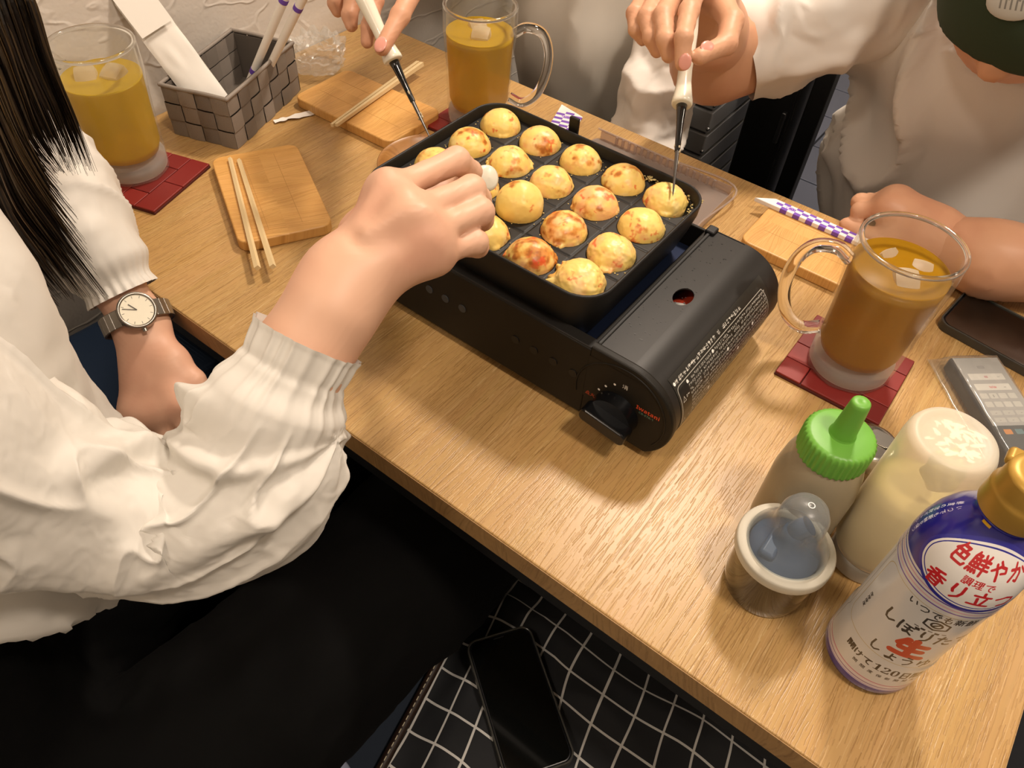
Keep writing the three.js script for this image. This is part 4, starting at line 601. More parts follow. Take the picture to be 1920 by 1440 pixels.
// a hand: wrist point, five chains [mcp, pip, dip, tip], radii; returns list of distance functions
function handField(wrist, wr, chains, thumb, rad, webK = 0.008) {
  const palm = [], fingers = [];
  chains.forEach((c, i) => { palm.push(cone(wrist, c[0], wr * 0.72, rad * 1.32)); if (i) { const p = chains[i - 1]; palm.push(cone(p[0], c[0], rad * 1.25, rad * 1.25)); const m = [0, 1, 2].map(k => (p[0][k] + c[0][k]) / 2); palm.push(cone(wrist, m, wr * 0.72, rad * 1.2)); }
    const s = i === 3 ? 0.86 : i === 1 ? 1.04 : 1; fingers.push((() => { const m = [0, 1, 2].map(k => c[0][k] * 0.45 + c[1][k] * 0.55), q = [0, 1, 2].map(k => (c[1][k] + c[2][k]) / 2); return blend([cone(c[0], m, rad * 1.16 * s, rad * 0.95 * s), cone(m, c[1], rad * 0.95 * s, rad * 1.07 * s), cone(c[1], q, rad * 1.07 * s, rad * 0.9 * s), cone(q, c[2], rad * 0.9 * s, rad * 0.93 * s), cone(c[2], c[3], rad * 0.93 * s, rad * 0.76 * s)], 0.003); })()); });
  palm.push(cone(wrist, thumb[0], wr * 0.75, rad * 1.5)); palm.push(cone(thumb[0], chains[0][0], rad * 1.3, rad * 1.0));
  const th = blend([cone(thumb[0], thumb[1], rad * 1.5, rad * 1.22), cone(thumb[1], thumb[2], rad * 1.22, rad * 1.08), cone(thumb[2], thumb[3], rad * 1.08, rad * 0.88)], 0.005);
  const P = blend(palm, 0.014);
  return (x, y, z) => { let d = P(x, y, z); if (d > 0.2) return d * 0.8; d = smin(d, th(x, y, z), webK); let e = 1; for (const f of fingers) e = smin(e, f(x, y, z), 0.0012); return smin(d, e, 0.006); };
}
function handMesh(h, extra, cell = 0.0023) { const f0 = handField(h.wrist, h.wr, h.chains, h.thumb, h.rad), f1 = blend(extra, 0.02), f = (x, y, z) => smin(f0(x, y, z), f1(x, y, z), 0.014); const pts = [h.wrist, ...h.chains.flat(), ...h.thumb, ...(h.more || [])], [lo, hi] = bounds(pts, 0.026); return nets(f, lo, hi, cell); }
function nail(at, dir, up, parent, r = 0.0055) { const g = new THREE.SphereGeometry(1, 14, 10).scale(r, r * 0.3, r * 1.25), o = part('fingernail', g, M.nail, parent); const z = V(...dir).normalize(), y = V(...up); y.addScaledVector(z, -y.dot(z)).normalize(); const m = new THREE.Matrix4().makeBasis(y.clone().cross(z), y, z); o.quaternion.setFromRotationMatrix(m); o.position.set(...at); return o; }
// swept cloth tube: spine points, radius(t, angle, point-less), extra displacement in 3-D
function sweep(pts, nt, na, rad, disp, ref = V(0, 1, 0)) {
  const c = new THREE.CatmullRomCurve3(pts.map(p => V(...p)), false, 'centripetal'), fr = [];
  for (let i = 0; i <= nt; i++) { const t = i / nt, p = c.getPointAt(t), d = c.getTangentAt(t), s = d.clone().cross(ref).normalize(), u = s.clone().cross(d).normalize(); fr.push([p, s, u]); }
  const g = gridSurf(na, nt, (u, v) => { const [p, s, w] = fr[Math.round(v * nt)], a = u * Math.PI * 2, r = rad(v, a), q = p.clone().addScaledVector(s, Math.cos(a) * r).addScaledVector(w, Math.sin(a) * r); return [q.x, q.y, q.z]; }, true);
  if (disp) { const P0 = g.attributes.position, N = g.attributes.normal, uv = g.attributes.uv; for (let i = 0; i < P0.count; i++) { const k = disp(P0.getX(i), P0.getY(i), P0.getZ(i), uv.getY(i), uv.getX(i) * Math.PI * 2); P0.setXYZ(i, P0.getX(i) + N.getX(i) * k, P0.getY(i) + N.getY(i) * k, P0.getZ(i) + N.getZ(i) * k); }
    // weld the seam
    const n1 = na + 1; for (let j = 0; j <= nt; j++) P0.setXYZ(j * n1 + na, P0.getX(j * n1), P0.getY(j * n1), P0.getZ(j * n1)); g.computeVertexNormals();
    for (let j = 0; j <= nt; j++) { const a = j * n1, b = a + na, v = V(N.getX(a) + N.getX(b), N.getY(a) + N.getY(b), N.getZ(a) + N.getZ(b)).normalize(); N.setXYZ(a, v.x, v.y, v.z); N.setXYZ(b, v.x, v.y, v.z); } }
  return g;
}
const crease = (x, y, z, s, sx = 1, sy = 1, sz = 1) => { const w = 0.5 * vn(x * s * 0.5 + 3, y * s * 0.5, z * s * 0.5); return 1 - Math.min(1, Math.abs(fbm(x * s * sx + w, y * s * sy + w, z * s * sz, 2)) * 3.2); };
M.blouse = mat(0xdad6ce, 0.62, { sheen: 0.25, sheenColor: C(0xffffff), sheenRoughness: 0.4 });
M.tee = mat(0xe4dfd8, 0.8); M.greyShirt = mat(0xc9c4ba, 0.72); M.trousers = mat(0x060606, 0.85, { specularIntensity: 0.25 }); M.hair = mat(0x140d09, 0.34, { specularIntensity: 0.9 });
function head(f, r, tilt) { return [ell([f[0], f[1], f[2]], [r * 0.78, r, r * 0.92])]; }

// --- long-haired woman in the white blouse ---
{
  const t = thing('person', 'person with long dark hair in a white blouse and black trousers reaching over the pan', 'person', [0, 0, 0]);
  const RH = { wrist: [0.0283, 0.925, 0.2567], wr: 0.0265, rad: 0.0092,
    chains: [[[0.0151, 0.958, 0.2012], [0.0207, 0.9535, 0.1377], [0.0183, 0.934, 0.1189], [0.0112, 0.92, 0.119]], [[0.0417, 0.958, 0.2116], [0.0475, 0.9495, 0.1535], [0.0395, 0.928, 0.1345], [0.0271, 0.918, 0.1417]], [[0.0549, 0.9485, 0.2109], [0.0616, 0.942, 0.161], [0.0496, 0.92, 0.1436], [0.0362, 0.912, 0.1489]], [[0.0605, 0.934, 0.2089], [0.0705, 0.9295, 0.1761], [0.063, 0.914, 0.1642], [0.0484, 0.906, 0.167]]],
    thumb: [[0.0027, 0.925, 0.2171], [-0.0084, 0.912, 0.1717], [-0.0033, 0.912, 0.1323], [0.0063, 0.914, 0.1115]], more: [[0.034, 0.89, 0.33]] };
  const armR = [cone([0.0283, 0.922, 0.2567], [0.0331, 0.915, 0.2784], 0.0255, 0.026), cone([0.0331, 0.915, 0.2784], [0.0335, 0.893, 0.312], 0.026, 0.0275), cone([0.0335, 0.893, 0.312], [0.033, 0.85, 0.353], 0.0275, 0.028)];
  const g1 = handMesh(RH, armR);
  // tendons and veins on the back of the hand
  displace(g1, (x, y, z, nx, ny, nz) => { if (ny < 0.15) return 0; let d = 0; RH.chains.forEach((c) => { const a = RH.wrist, b = c[0], u = cone([a[0] * 0.7 + b[0] * 0.3, 0, a[2] * 0.7 + b[2] * 0.3], [b[0], 0, b[2]], 0, 0)(x, 0, z); d += 0.0011 * Math.exp(-((u / 0.005) ** 2)) - 0.0005 * Math.exp(-(((u - 0.01) / 0.005) ** 2)); }); return d * sm(0.15, 0.7, ny); });
  // left forearm and hand hanging in front of the table edge
  const LH = { wrist: [-0.262, 0.717, 0.2815], wr: 0.022, rad: 0.0086,
    chains: [[[-0.188, 0.678, 0.304], [-0.17, 0.645, 0.32], [-0.166, 0.62, 0.325], [-0.166, 0.6, 0.327]], [[-0.2, 0.668, 0.318], [-0.183, 0.632, 0.335], [-0.18, 0.605, 0.34], [-0.18, 0.585, 0.342]], [[-0.214, 0.662, 0.328], [-0.2, 0.628, 0.345], [-0.197, 0.604, 0.35], [-0.197, 0.586, 0.352]], [[-0.229, 0.66, 0.334], [-0.218, 0.634, 0.348], [-0.215, 0.614, 0.352], [-0.215, 0.6, 0.354]]],
    thumb: [[-0.215, 0.7, 0.285], [-0.19, 0.688, 0.283], [-0.172, 0.668, 0.292], [-0.16, 0.648, 0.3]], more: [[-0.31, 0.775, 0.28]] };
  const g2 = handMesh(LH, [cone([-0.262, 0.717, 0.2815], [-0.3, 0.76, 0.276], 0.022, 0.025), cone([-0.3, 0.76, 0.276], [-0.4, 0.83, 0.262], 0.025, 0.034)], 0.0028);
  // upper body, neck and head (outside the picture, kept simple)
  const torso = nets(blend([cone([-0.15, 0.84, 0.56], [-0.15, 0.92, 0.54], 0.08, 0.1), cone([-0.28, 1.0, 0.47], [-0.06, 1.0, 0.56], 0.04, 0.04), cone([-0.16, 1.02, 0.5], [-0.19, 1.14, 0.44], 0.045, 0.045), ell([-0.21, 1.23, 0.41], [0.075, 0.105, 0.09]), cone([-0.235, 1.22, 0.325], [-0.235, 1.235, 0.335], 0.012, 0.014)], 0.04), [-0.45, 0.4, 0.2], [0.1, 1.4, 0.8], 0.014);
  const armsF = blend([cone([-0.28, 1.0, 0.47], [-0.4, 0.83, 0.262], 0.04, 0.034), cone([-0.07, 0.99, 0.55], [-0.045, 0.87, 0.47], 0.038, 0.032), cone([-0.045, 0.87, 0.47], [0.004, 0.8, 0.412], 0.032, 0.03), cone([0.004, 0.8, 0.412], [0.033, 0.86, 0.345], 0.03, 0.027)], 0.012), arms = nets(armsF, [-0.46, 0.74, 0.2], [0.09, 1.06, 0.62], 0.009);
  const body = part('body', skin(mergeGeometries([g1, g2, torso, arms].map(g => { const q = g.toNonIndexed(); return q; })), 0xdaae92, 0xd0957c), M.skinA, t);

  // blouse: right sleeve with gathered elastic cuff, elbow folds and a seam; left sleeve; front
  const blouse = new THREE.Group(); blouse.name = 'blouse'; t.add(blouse);
  const spineR = [[0.0325, 0.905, 0.2985], [0.034, 0.884, 0.3225], [0.0335, 0.85, 0.353], [0.024, 0.813, 0.382], [0.007, 0.8, 0.405], [-0.018, 0.818, 0.43], [-0.04, 0.86, 0.462], [-0.062, 0.94, 0.51], [-0.075, 1.0, 0.56]];
  const pit = V(-0.025, 0.84, 0.365), bn = V(0.9, 0.2, -0.35).normalize(), e1 = V(0.2, -1, 0.2).addScaledVector(bn, -V(0.2, -1, 0.2).dot(bn)).normalize(), e2 = bn.clone().cross(e1);
  const key = (t, ks) => { for (let i = 1; i < ks.length; i++) if (t <= ks[i][0]) { const [a, p] = ks[i - 1], [b, q] = ks[i]; return p + (q - p) * sm(a, b, t); } return ks[ks.length - 1][1]; };
  const sl = sweep(spineR, 300, 240, (v, a) => {
    let r = key(v, [[0, 0.0365], [0.012, 0.0352], [0.045, 0.0345], [0.06, 0.036], [0.1, 0.0445], [0.19, 0.0525], [0.3, 0.0545], [0.42, 0.053], [0.5, 0.053], [0.62, 0.06], [0.8, 0.075], [1, 0.085]]);
    const low = Math.max(0, -Math.sin(a)); r *= 1 + 0.1 * low * sm(0.1, 0.28, v) * (1 - sm(0.85, 1, v));
    const q = 0.5 + 0.5 * Math.cos(21 * a + 2.5 * vn(Math.cos(a) * 2, Math.sin(a) * 2, 3)), p2 = Math.pow(q, 2.2);
    r += 0.0017 * (p2 - 0.35) * (1 - sm(0.045, 0.16, v)) + 0.0016 * vn(Math.cos(a) * 4, Math.sin(a) * 4, v * 6) * (1 - sm(0.03, 0.2, v));
    r -= 0.0011 * Math.exp(-(((v - 0.05) / 0.008) ** 2)); return r;
  }, (x, y, z, v, a) => {
    const d = V(x, y, z).sub(pit), ph = Math.atan2(d.dot(e2), d.dot(e1)), rho = d.length(), on = sm(0.09, 0.18, v);
    const w = 0.7 * fbm(x * 9, y * 9, z * 9, 2);
    const f1 = Math.pow(Math.abs(Math.cos(2.6 * ph + 2.2 * w + 0.4)), 5), f2 = Math.pow(Math.abs(Math.cos(4.3 * ph + 3 * w + 1.7 + 3 * rho)), 7);
    let k = (0.019 * f1 + 0.010 * f2 - 0.006) * sm(0.02, 0.05, rho) * Math.exp(-(((rho - 0.05) / 0.065) ** 2));
    k += 0.0075 * fbm(x * 8 + 2, y * 8, z * 8, 2);
    // long soft creases that run with the arm, and faint crinkles
    k += 0.0065 * (Math.pow(1 - Math.min(1, Math.abs(vn(Math.cos(a) * 2.6 + 5, Math.sin(a) * 2.6, v * 7)) * 2.4), 2) - 0.25);
    k += 0.0014 * (crease(x + 4, y, z, 42) - 0.45) * sm(-0.2, 0.4, vn(x * 16, y * 16, z * 16)) + 0.0005 * (crease(x, y + 7, z, 110) - 0.4);
    return k * on;
  });
  const slv = part('right_sleeve', sl, M.blouse, blouse);
  // flat-felled seam running down the sleeve
  { const c = [], P0 = sl.attributes.position, N = sl.attributes.normal, n1 = 241; for (let j = 16; j < 290; j += 2) { const a = Math.round(240 * (0.87 + 0.05 * Math.sin(j * 0.02))) % 240, i = j * n1 + a; c.push(V(P0.getX(i) + N.getX(i) * 0.0002, P0.getY(i) + N.getY(i) * 0.0002, P0.getZ(i) + N.getZ(i) * 0.0002)); } part('sleeve_seam', tube(c, 0.0011, 240, 6), M.blouse, slv); }
  const spineL = [[-0.283, 0.741, 0.2775], [-0.293, 0.752, 0.276], [-0.315, 0.775, 0.273], [-0.355, 0.805, 0.268], [-0.4, 0.83, 0.266], [-0.4, 0.87, 0.3], [-0.36, 0.94, 0.38], [-0.29, 1.0, 0.47]];
  const sl2 = sweep(spineL, 150, 120, (v, a) => { const low = Math.max(0, -Math.sin(a)); let r = key(v, [[0, 0.034], [0.02, 0.032], [0.07, 0.042], [0.2, 0.05], [0.45, 0.052], [0.7, 0.058], [1, 0.07]]); r += 0.0012 * Math.cos(24 * a) * Math.exp(-v / 0.04); return r * (1 + 0.25 * low * sm(0.04, 0.2, v)); },
    (x, y, z, v) => sm(0.05, 0.14, v) * (0.009 * fbm(x * 14, y * 14, z * 14, 2) + 0.006 * (Math.pow(crease(x, y, z, 11, 2.2, 0.8, 0.8), 2) - 0.25) + 0.001 * (crease(x, y + 3, z, 44) - 0.45)));
  part('left_sleeve', sl2, M.blouse, blouse);
  const frontF = blend([cone([-0.115, 0.57, 0.62], [-0.15, 0.72, 0.55], 0.125, 0.125), cone([-0.15, 0.72, 0.55], [-0.16, 0.93, 0.52], 0.125, 0.125), cone([-0.17, 0.74, 0.46], [-0.18, 0.93, 0.47], 0.07, 0.09), cone([-0.29, 1.0, 0.47], [-0.06, 1.0, 0.56], 0.06, 0.06)], 0.07), front = nets((x, y, z) => Math.max(frontF(x, y, z), 0.728 + (z - 0.488) * 1.04 + 0.002 * Math.sin(x * 40 + z * 30) - y), [-0.42, 0.42, 0.3], [0.12, 1.1, 0.82], 0.008);
  displace(front, (x, y, z) => 0.012 * fbm(x * 9, y * 5, z * 9, 2) + 0.012 * (Math.pow(crease(x, y, z, 6, 1.5, 0.5, 1.5), 2) - 0.2) + 0.0022 * (crease(x + 2, y, z, 34) - 0.45));
  part('blouse_front', front, M.blouse, blouse);
  
  // trousers
  const tr = nets(blend([cone([0.0, 0.49, 0.64], [0.03, 0.49, 0.2], 0.105, 0.088), cone([0.03, 0.49, 0.2], [0.03, 0.47, 0.02], 0.088, 0.07), cone([0.03, 0.45, 0.02], [0.03, 0.1, 0.05], 0.065, 0.055), cone([-0.22, 0.49, 0.62], [-0.2, 0.48, 0.1], 0.105, 0.085), cone([-0.2, 0.46, 0.05], [-0.2, 0.1, 0.08], 0.065, 0.055), cone([-0.22, 0.5, 0.66], [-0.02, 0.5, 0.68], 0.13, 0.13), cone([-0.12, 0.52, 0.66], [-0.14, 0.72, 0.6], 0.13, 0.105)], 0.05), [-0.39, 0.02, -0.1], [0.2, 0.84, 0.86], 0.011);
  displace(tr, (x, y, z) => (y > 0.3 ? 1 : 0.4) * (0.009 * (crease(x, y, z, 8, 0.6, 1, 1.3) - 0.45) + 0.003 * (crease(x, y, z + 3, 24) - 0.45)));
  const trp = part('trousers', tr, M.trousers, t);
  for (const x of [0.03, -0.2]) part('shoe', ell2Shoe(x), mat(0x121212, 0.5), t);
  // hair: clumps of fine strands
  const guides = [
    [[-0.205, 1.28, 0.36], [-0.2, 1.0641, 0.2911], [-0.23, 1.0323, 0.2763], [-0.26, 0.9791, 0.2675], [-0.28, 0.9246, 0.2588], [-0.29, 0.8594, 0.2557]],
    [[-0.21, 1.29, 0.37], [-0.2, 1.0672, 0.3027], [-0.23, 1.0364, 0.2901], [-0.26, 0.984, 0.2813], [-0.28, 0.9307, 0.2735], [-0.29, 0.8709, 0.2712]],
    [[-0.2, 1.3, 0.39], [-0.2, 1.0544, 0.3216], [-0.23, 1.0155, 0.3104], [-0.26, 0.9642, 0.3022], [-0.28, 0.9143, 0.2962], [-0.285, 0.8747, 0.2849]],
    [[-0.19, 1.3, 0.41], [-0.2, 1.0213, 0.3376], [-0.23, 0.968, 0.3327], [-0.25, 0.9139, 0.3268], [-0.26, 0.8469, 0.3145], [-0.26, 0.762, 0.3001]],
    [[-0.18, 1.3, 0.43], [-0.19, 1.0028, 0.3519], [-0.21, 0.9557, 0.3496], [-0.235, 0.9021, 0.3449], [-0.25, 0.841, 0.3326], [-0.25, 0.7888, 0.3252]],
    [[-0.16, 1.29, 0.46], [-0.16, 0.9916, 0.3797], [-0.18, 0.9498, 0.376], [-0.2, 0.9062, 0.3708], [-0.215, 0.8585, 0.3636], [-0.23, 0.8086, 0.3516]],
  ].map(g => new THREE.CatmullRomCurve3(g.map(p => V(...p)), false, 'centripetal'));
  const pos = [], nor = [], SEG = 22;
  const nS = 760; for (let s = 0; s < nS; s++) {
    const q = rnd() * 5.0, i = Math.floor(q), fq = Math.round((q - i) * 4) / 4 + rr(-0.09, 0.09), A = guides[i], B = guides[i + 1], end = rr(0.8, 1.0), j1 = rr(-0.004, 0.004), j2 = rr(-0.004, 0.004), tw = rr(0, 6), w = rr(0.0005, 0.0011);
    let prev = null; for (let k = 0; k <= SEG; k++) { const u = 0.02 + k / SEG * end * 0.98, a = A.getPoint(u), b = B.getPoint(u), p = a.lerp(b, fq); const spread = 1 - 0.35 * sm(0.5, 1, k / SEG); p.x += j1 * spread + 0.0016 * Math.sin(u * 5 + tw); p.z += j2 * spread; p.y += 0.0005 * Math.sin(u * 9 + tw);
      const ww = w * (1 - 0.8 * sm(0.7, 1, k / SEG)), ring = [0, 1, 2].map(m => V(p.x + ww * Math.cos(m * 2.094 + tw), p.y, p.z + ww * Math.sin(m * 2.094 + tw)));
      if (prev) for (let m = 0; m < 3; m++) { const n = (m + 1) % 3; for (const v of [prev[m], ring[m], prev[n], prev[n], ring[m], ring[n]]) pos.push(v.x, v.y, v.z); } prev = ring; }
  }
  const hg = new THREE.BufferGeometry(); hg.setAttribute('position', new THREE.Float32BufferAttribute(pos, 3)); hg.computeVertexNormals();
  const scalp = nets(blend([ell([-0.2, 1.25, 0.43], [0.09, 0.1, 0.1]), cone([-0.16, 1.22, 0.5], [-0.15, 1.0, 0.5], 0.06, 0.04)], 0.03), [-0.36, 0.9, 0.28], [-0.05, 1.4, 0.62], 0.012);
  const hr = part('hair', hg, M.hair, t); part('hair_crown', scalp, M.hair, hr);
}
function ell2Shoe(x) { return nets(blend([cone([x, 0.05, 0.08], [x, 0.035, -0.1], 0.045, 0.035)], 0.01), [x - 0.07, 0, -0.16], [x + 0.07, 0.12, 0.15], 0.012); }
// --- wristwatch ---
{
  const t = thing('wristwatch', 'steel wristwatch with a cream dial and link bracelet on the woman\'s wrist', 'watch', [0, 0, 0]);
  const ax = V(0.74, -0.62, 0.27).normalize(), ce = V(-0.266, 0.7215, 0.281), top = V(0.52, 0.84, 0.12); top.addScaledVector(ax, -top.dot(ax)).normalize(); const side = top.clone().cross(ax).normalize();
  t.quaternion.setFromRotationMatrix(new THREE.Matrix4().makeBasis(side, top, ax.clone())); t.position.copy(ce);
  const st = mat(0x9a948c, 0.3, { metalness: 0.9 }), R = 0.0312;
  const cs = part('watch_case', new THREE.CylinderGeometry(0.0165, 0.0175, 0.008, 40).translate(0, R + 0.004, 0), st, t);
  part('bezel', new THREE.TorusGeometry(0.0158, 0.0016, 10, 48).rotateX(Math.PI / 2).translate(0, R + 0.0085, 0), st, cs);
  const dt = canvasTex(256, 256, (x) => { x.fillStyle = '#e6dfc8'; x.fillRect(0, 0, 256, 256); x.strokeStyle = '#4a4438'; x.lineWidth = 4; for (let k = 0; k < 12; k++) { const a = k * Math.PI / 6; x.beginPath(); x.moveTo(128 + 98 * Math.cos(a), 128 + 98 * Math.sin(a)); x.lineTo(128 + 118 * Math.cos(a), 128 + 118 * Math.sin(a)); x.stroke(); } });
  part('dial', planarUV(new THREE.CylinderGeometry(0.0148, 0.0148, 0.0006, 40).translate(0, R + 0.0085, 0), X => X / 0.0296 + 0.5, (X, Y, Z) => Z / 0.0296 + 0.5), mat(0xffffff, 0.4, { map: dt }), cs);
  for (const [a, l, w] of [[2.2, 0.009, 0.0008], [2.75, 0.0125, 0.0006]]) part('watch_hand', box(l, 0.0004, w, l / 2, 0, 0).rotateY(a).translate(0, R + 0.0092, 0), mat(0x2b2722, 0.3, { metalness: 0.8 }), cs);
  part('crown', new THREE.CylinderGeometry(0.0022, 0.0022, 0.004, 16).rotateX(Math.PI / 2).translate(0.0, R + 0.004, 0.0185), st, cs);
  for (let k = 0; k < 22; k++) { const a = 0.62 + k * (2 * Math.PI - 1.24) / 21; const o = part('bracelet_link', rbox(0.0078, 0.0026, 0.0165, 0.0008, 0, 0, 0, 2), st, t); o.position.set(Math.sin(a) * (R + 0.001), Math.cos(a) * (R + 0.001), 0); o.rotation.z = -a; }
}
// --- diner in the white T-shirt and dark cap ---
{
  const t = thing('person', 'person in a white T-shirt and dark green cap poking a ball with a pick', 'person', [0, 0, 0]);
  const H = { wrist: [0.0005, 0.9381, -0.2851], wr: 0.031, rad: 0.0088,
    chains: [[[0.0137, 0.9741, -0.2378], [0.0362, 0.9683, -0.1717], [0.0532, 0.9619, -0.134], [0.0605, 0.9434, -0.1261]], [[-0.0108, 0.9653, -0.2457], [0.0156, 0.9597, -0.1642], [0.0344, 0.9519, -0.1387], [0.0414, 0.9406, -0.1369]], [[-0.0288, 0.9586, -0.2426], [-0.0025, 0.9518, -0.1685], [0.0144, 0.9439, -0.1508], [0.0222, 0.9337, -0.1512]], [[-0.0424, 0.9485, -0.2378], [-0.021, 0.9471, -0.177], [-0.0104, 0.9392, -0.1642], [-0.0024, 0.9306, -0.1669]]],
    thumb: [[0.0315, 0.9541, -0.2474], [0.0643, 0.9554, -0.2096], [0.0762, 0.948, -0.1792], [0.0685, 0.9468, -0.1424]], more: [[-0.005, 0.88, -0.33]] };
  const g1 = handMesh(H, [cone([0.0005, 0.9381, -0.2851], [-0.0, 0.89, -0.32], 0.03, 0.038), cone([-0.0, 0.89, -0.32], [-0.007, 0.835, -0.374], 0.038, 0.044)]);
  const F = { wrist: [0.304, 0.752, -0.345], wr: 0.034, rad: 0.0095,
    chains: [[[0.252, 0.764, -0.34], [0.226, 0.748, -0.339], [0.23, 0.7315, -0.347], [0.244, 0.7315, -0.352]], [[0.251, 0.762, -0.358], [0.22, 0.746, -0.359], [0.226, 0.7315, -0.365], [0.242, 0.7315, -0.367]], [[0.253, 0.756, -0.374], [0.226, 0.74, -0.377], [0.232, 0.7315, -0.381], [0.246, 0.7315, -0.381]], [[0.257, 0.749, -0.388], [0.236, 0.736, -0.393], [0.24, 0.7315, -0.393], [0.252, 0.7315, -0.392]]],
    thumb: [[0.276, 0.738, -0.33], [0.256, 0.7315, -0.324], [0.238, 0.7315, -0.324], [0.22, 0.7315, -0.328]], more: [[0.344, 0.76, -0.357]] };
  const g2 = handMesh(F, [cone([0.304, 0.752, -0.334], [0.37, 0.76, -0.33], 0.028, 0.035), cone([0.37, 0.76, -0.33], [0.5, 0.775, -0.36], 0.0348, 0.04)], 0.003);
  const rest = nets(blend([cone([-0.007, 0.835, -0.374], [0.03, 0.857, -0.418], 0.044, 0.046), cone([-0.0, 0.89, -0.32], [-0.007, 0.835, -0.374], 0.039, 0.044), cone([0.03, 0.857, -0.418], [0.12, 0.93, -0.53], 0.046, 0.055), cone([0.335, 0.757, -0.332], [0.37, 0.76, -0.33], 0.0305, 0.0352), cone([0.37, 0.76, -0.33], [0.52, 0.778, -0.37], 0.0345, 0.041), cone([0.52, 0.78, -0.37], [0.43, 0.9, -0.58], 0.045, 0.055), cone([0.32, 0.5, -0.68], [0.268, 0.82, -0.6], 0.12, 0.12), cone([0.13, 0.92, -0.55], [0.42, 0.9, -0.61], 0.05, 0.05), cone([0.27, 0.9, -0.54], [0.28, 0.96, -0.46], 0.05, 0.048), ell([0.278, 0.985, -0.43], [0.075, 0.09, 0.085]), cone([0.28, 0.93, -0.345], [0.28, 0.945, -0.35], 0.01, 0.013)], 0.035), [-0.08, 0.3, -0.85], [0.62, 1.15, -0.27], 0.011);
  part('body', skin(mergeGeometries([g1, g2, rest].map(g => g.toNonIndexed())), 0xd2a180, 0xc78a6c), M.skinA, t);
  nail([0.0605 + 0.004, 0.9475, -0.1225], [0.2, -0.8, 0.25], [0.35, 0.45, 0.8], t, 0.0058); nail([0.0715, 0.954, -0.148], [-0.3, -0.1, 0.9], [0.55, 0.7, 0.35], t, 0.0062);
  const neckHole = cone([0.266, 0.9, -0.53], [0.274, 0.97, -0.46], 0.056, 0.062), bodyF = blend([cone([0.33, 0.45, -0.68], [0.284, 0.66, -0.655], 0.15, 0.152), cone([0.284, 0.66, -0.655], [0.264, 0.83, -0.59], 0.152, 0.135), cone([0.13, 0.905, -0.555], [0.42, 0.885, -0.61], 0.068, 0.068)], 0.08);
  const tee = nets((x, y, z) => Math.max(bodyF(x, y, z), -neckHole(x, y, z)), [0.02, 0.36, -0.9], [0.56, 1.05, -0.4], 0.0085);
  displace(tee, (x, y, z) => { const d = neckHole(x, y, z), k = sm(0.0, 0.04, d); return k * (0.03 * (Math.pow(crease(x, y, z, 6.5, 1.7, 0.4, 0.8), 2) - 0.2) + 0.02 * fbm(x * 6, y * 4, z * 6, 2)); });
  const shirt = part('t_shirt', tee, M.tee, t);
  part('short_sleeve', sweep([[0.012, 0.848, -0.402], [0.03, 0.858, -0.418], [0.062, 0.882, -0.45], [0.1, 0.91, -0.5], [0.15, 0.92, -0.56]], 90, 100, (v, a) => 0.062 + 0.016 * v + 0.003 * Math.cos(5 * a + 6 * v), (x, y, z, v) => (0.014 * (crease(x, y, z, 9, 1.3, 0.8, 1) - 0.45) + 0.004 * (crease(x, y, z, 24) - 0.45)) * sm(0, 0.15, v)), M.tee, shirt);
  part('short_sleeve', sweep([[0.51, 0.82, -0.44], [0.48, 0.86, -0.5], [0.44, 0.89, -0.58], [0.4, 0.89, -0.61]], 50, 70, (v) => 0.066 + 0.008 * v, (x, y, z) => 0.01 * (crease(x, y, z, 10) - 0.45)), M.tee, shirt);
  // cap with an oval patch
  const capM = mat(0x2a3824, 0.95, { bumpMap: plasterBump, bumpScale: 0.002 });
  const cap = part('cap', nets((x, y, z) => Math.max(ell([0.29, 1.008, -0.43], [0.106, 0.12, 0.116])(x, y, z), 0.945 - y - (z + 0.43) * 0.1), [0.16, 0.9, -0.57], [0.44, 1.15, -0.29], 0.006), capM, t);
  part('cap_button', new THREE.SphereGeometry(0.007, 16, 10).translate(0.278, 1.13, -0.43), capM, cap);
  const pt = canvasTex(256, 160, (x) => { x.fillStyle = '#b9b8b2'; x.fillRect(0, 0, 256, 160); x.strokeStyle = '#7c7b77'; x.lineWidth = 9; for (let k = 0; k < 5; k++) { x.beginPath(); x.moveTo(80 + k * 26, 55); x.lineTo(76 + k * 26, 105); if (k % 2) x.lineTo(92 + k * 26, 100); x.stroke(); } });
  const pg = new THREE.SphereGeometry(1, 24, 12, 0, Math.PI * 2, 0, Math.PI / 2).scale(0.022, 0.003, 0.014), pm = part('cap_patch', planarUV(pg, X => X / 0.044 + 0.5, (X, Y, Z) => Z / 0.028 + 0.5), mat(0xffffff, 0.7, { map: pt }), cap);
  { const n = V(-0.2, 0.0, 0.97).normalize(); pm.quaternion.setFromUnitVectors(V(0, 1, 0), n); pm.position.set(0.2695, 1.0, -0.3165); }
  part('trousers', nets(blend([cone([0.27, 0.46, -0.62], [0.27, 0.47, -0.2], 0.1, 0.075), cone([0.47, 0.46, -0.62], [0.47, 0.47, -0.2], 0.1, 0.075), cone([0.27, 0.45, -0.17], [0.27, 0.08, -0.2], 0.06, 0.05), cone([0.47, 0.45, -0.17], [0.47, 0.08, -0.2], 0.06, 0.05)], 0.05), [0.12, 0.01, -0.78], [0.62, 0.6, -0.05], 0.015), mat(0xcfcac0, 0.8), t);
}

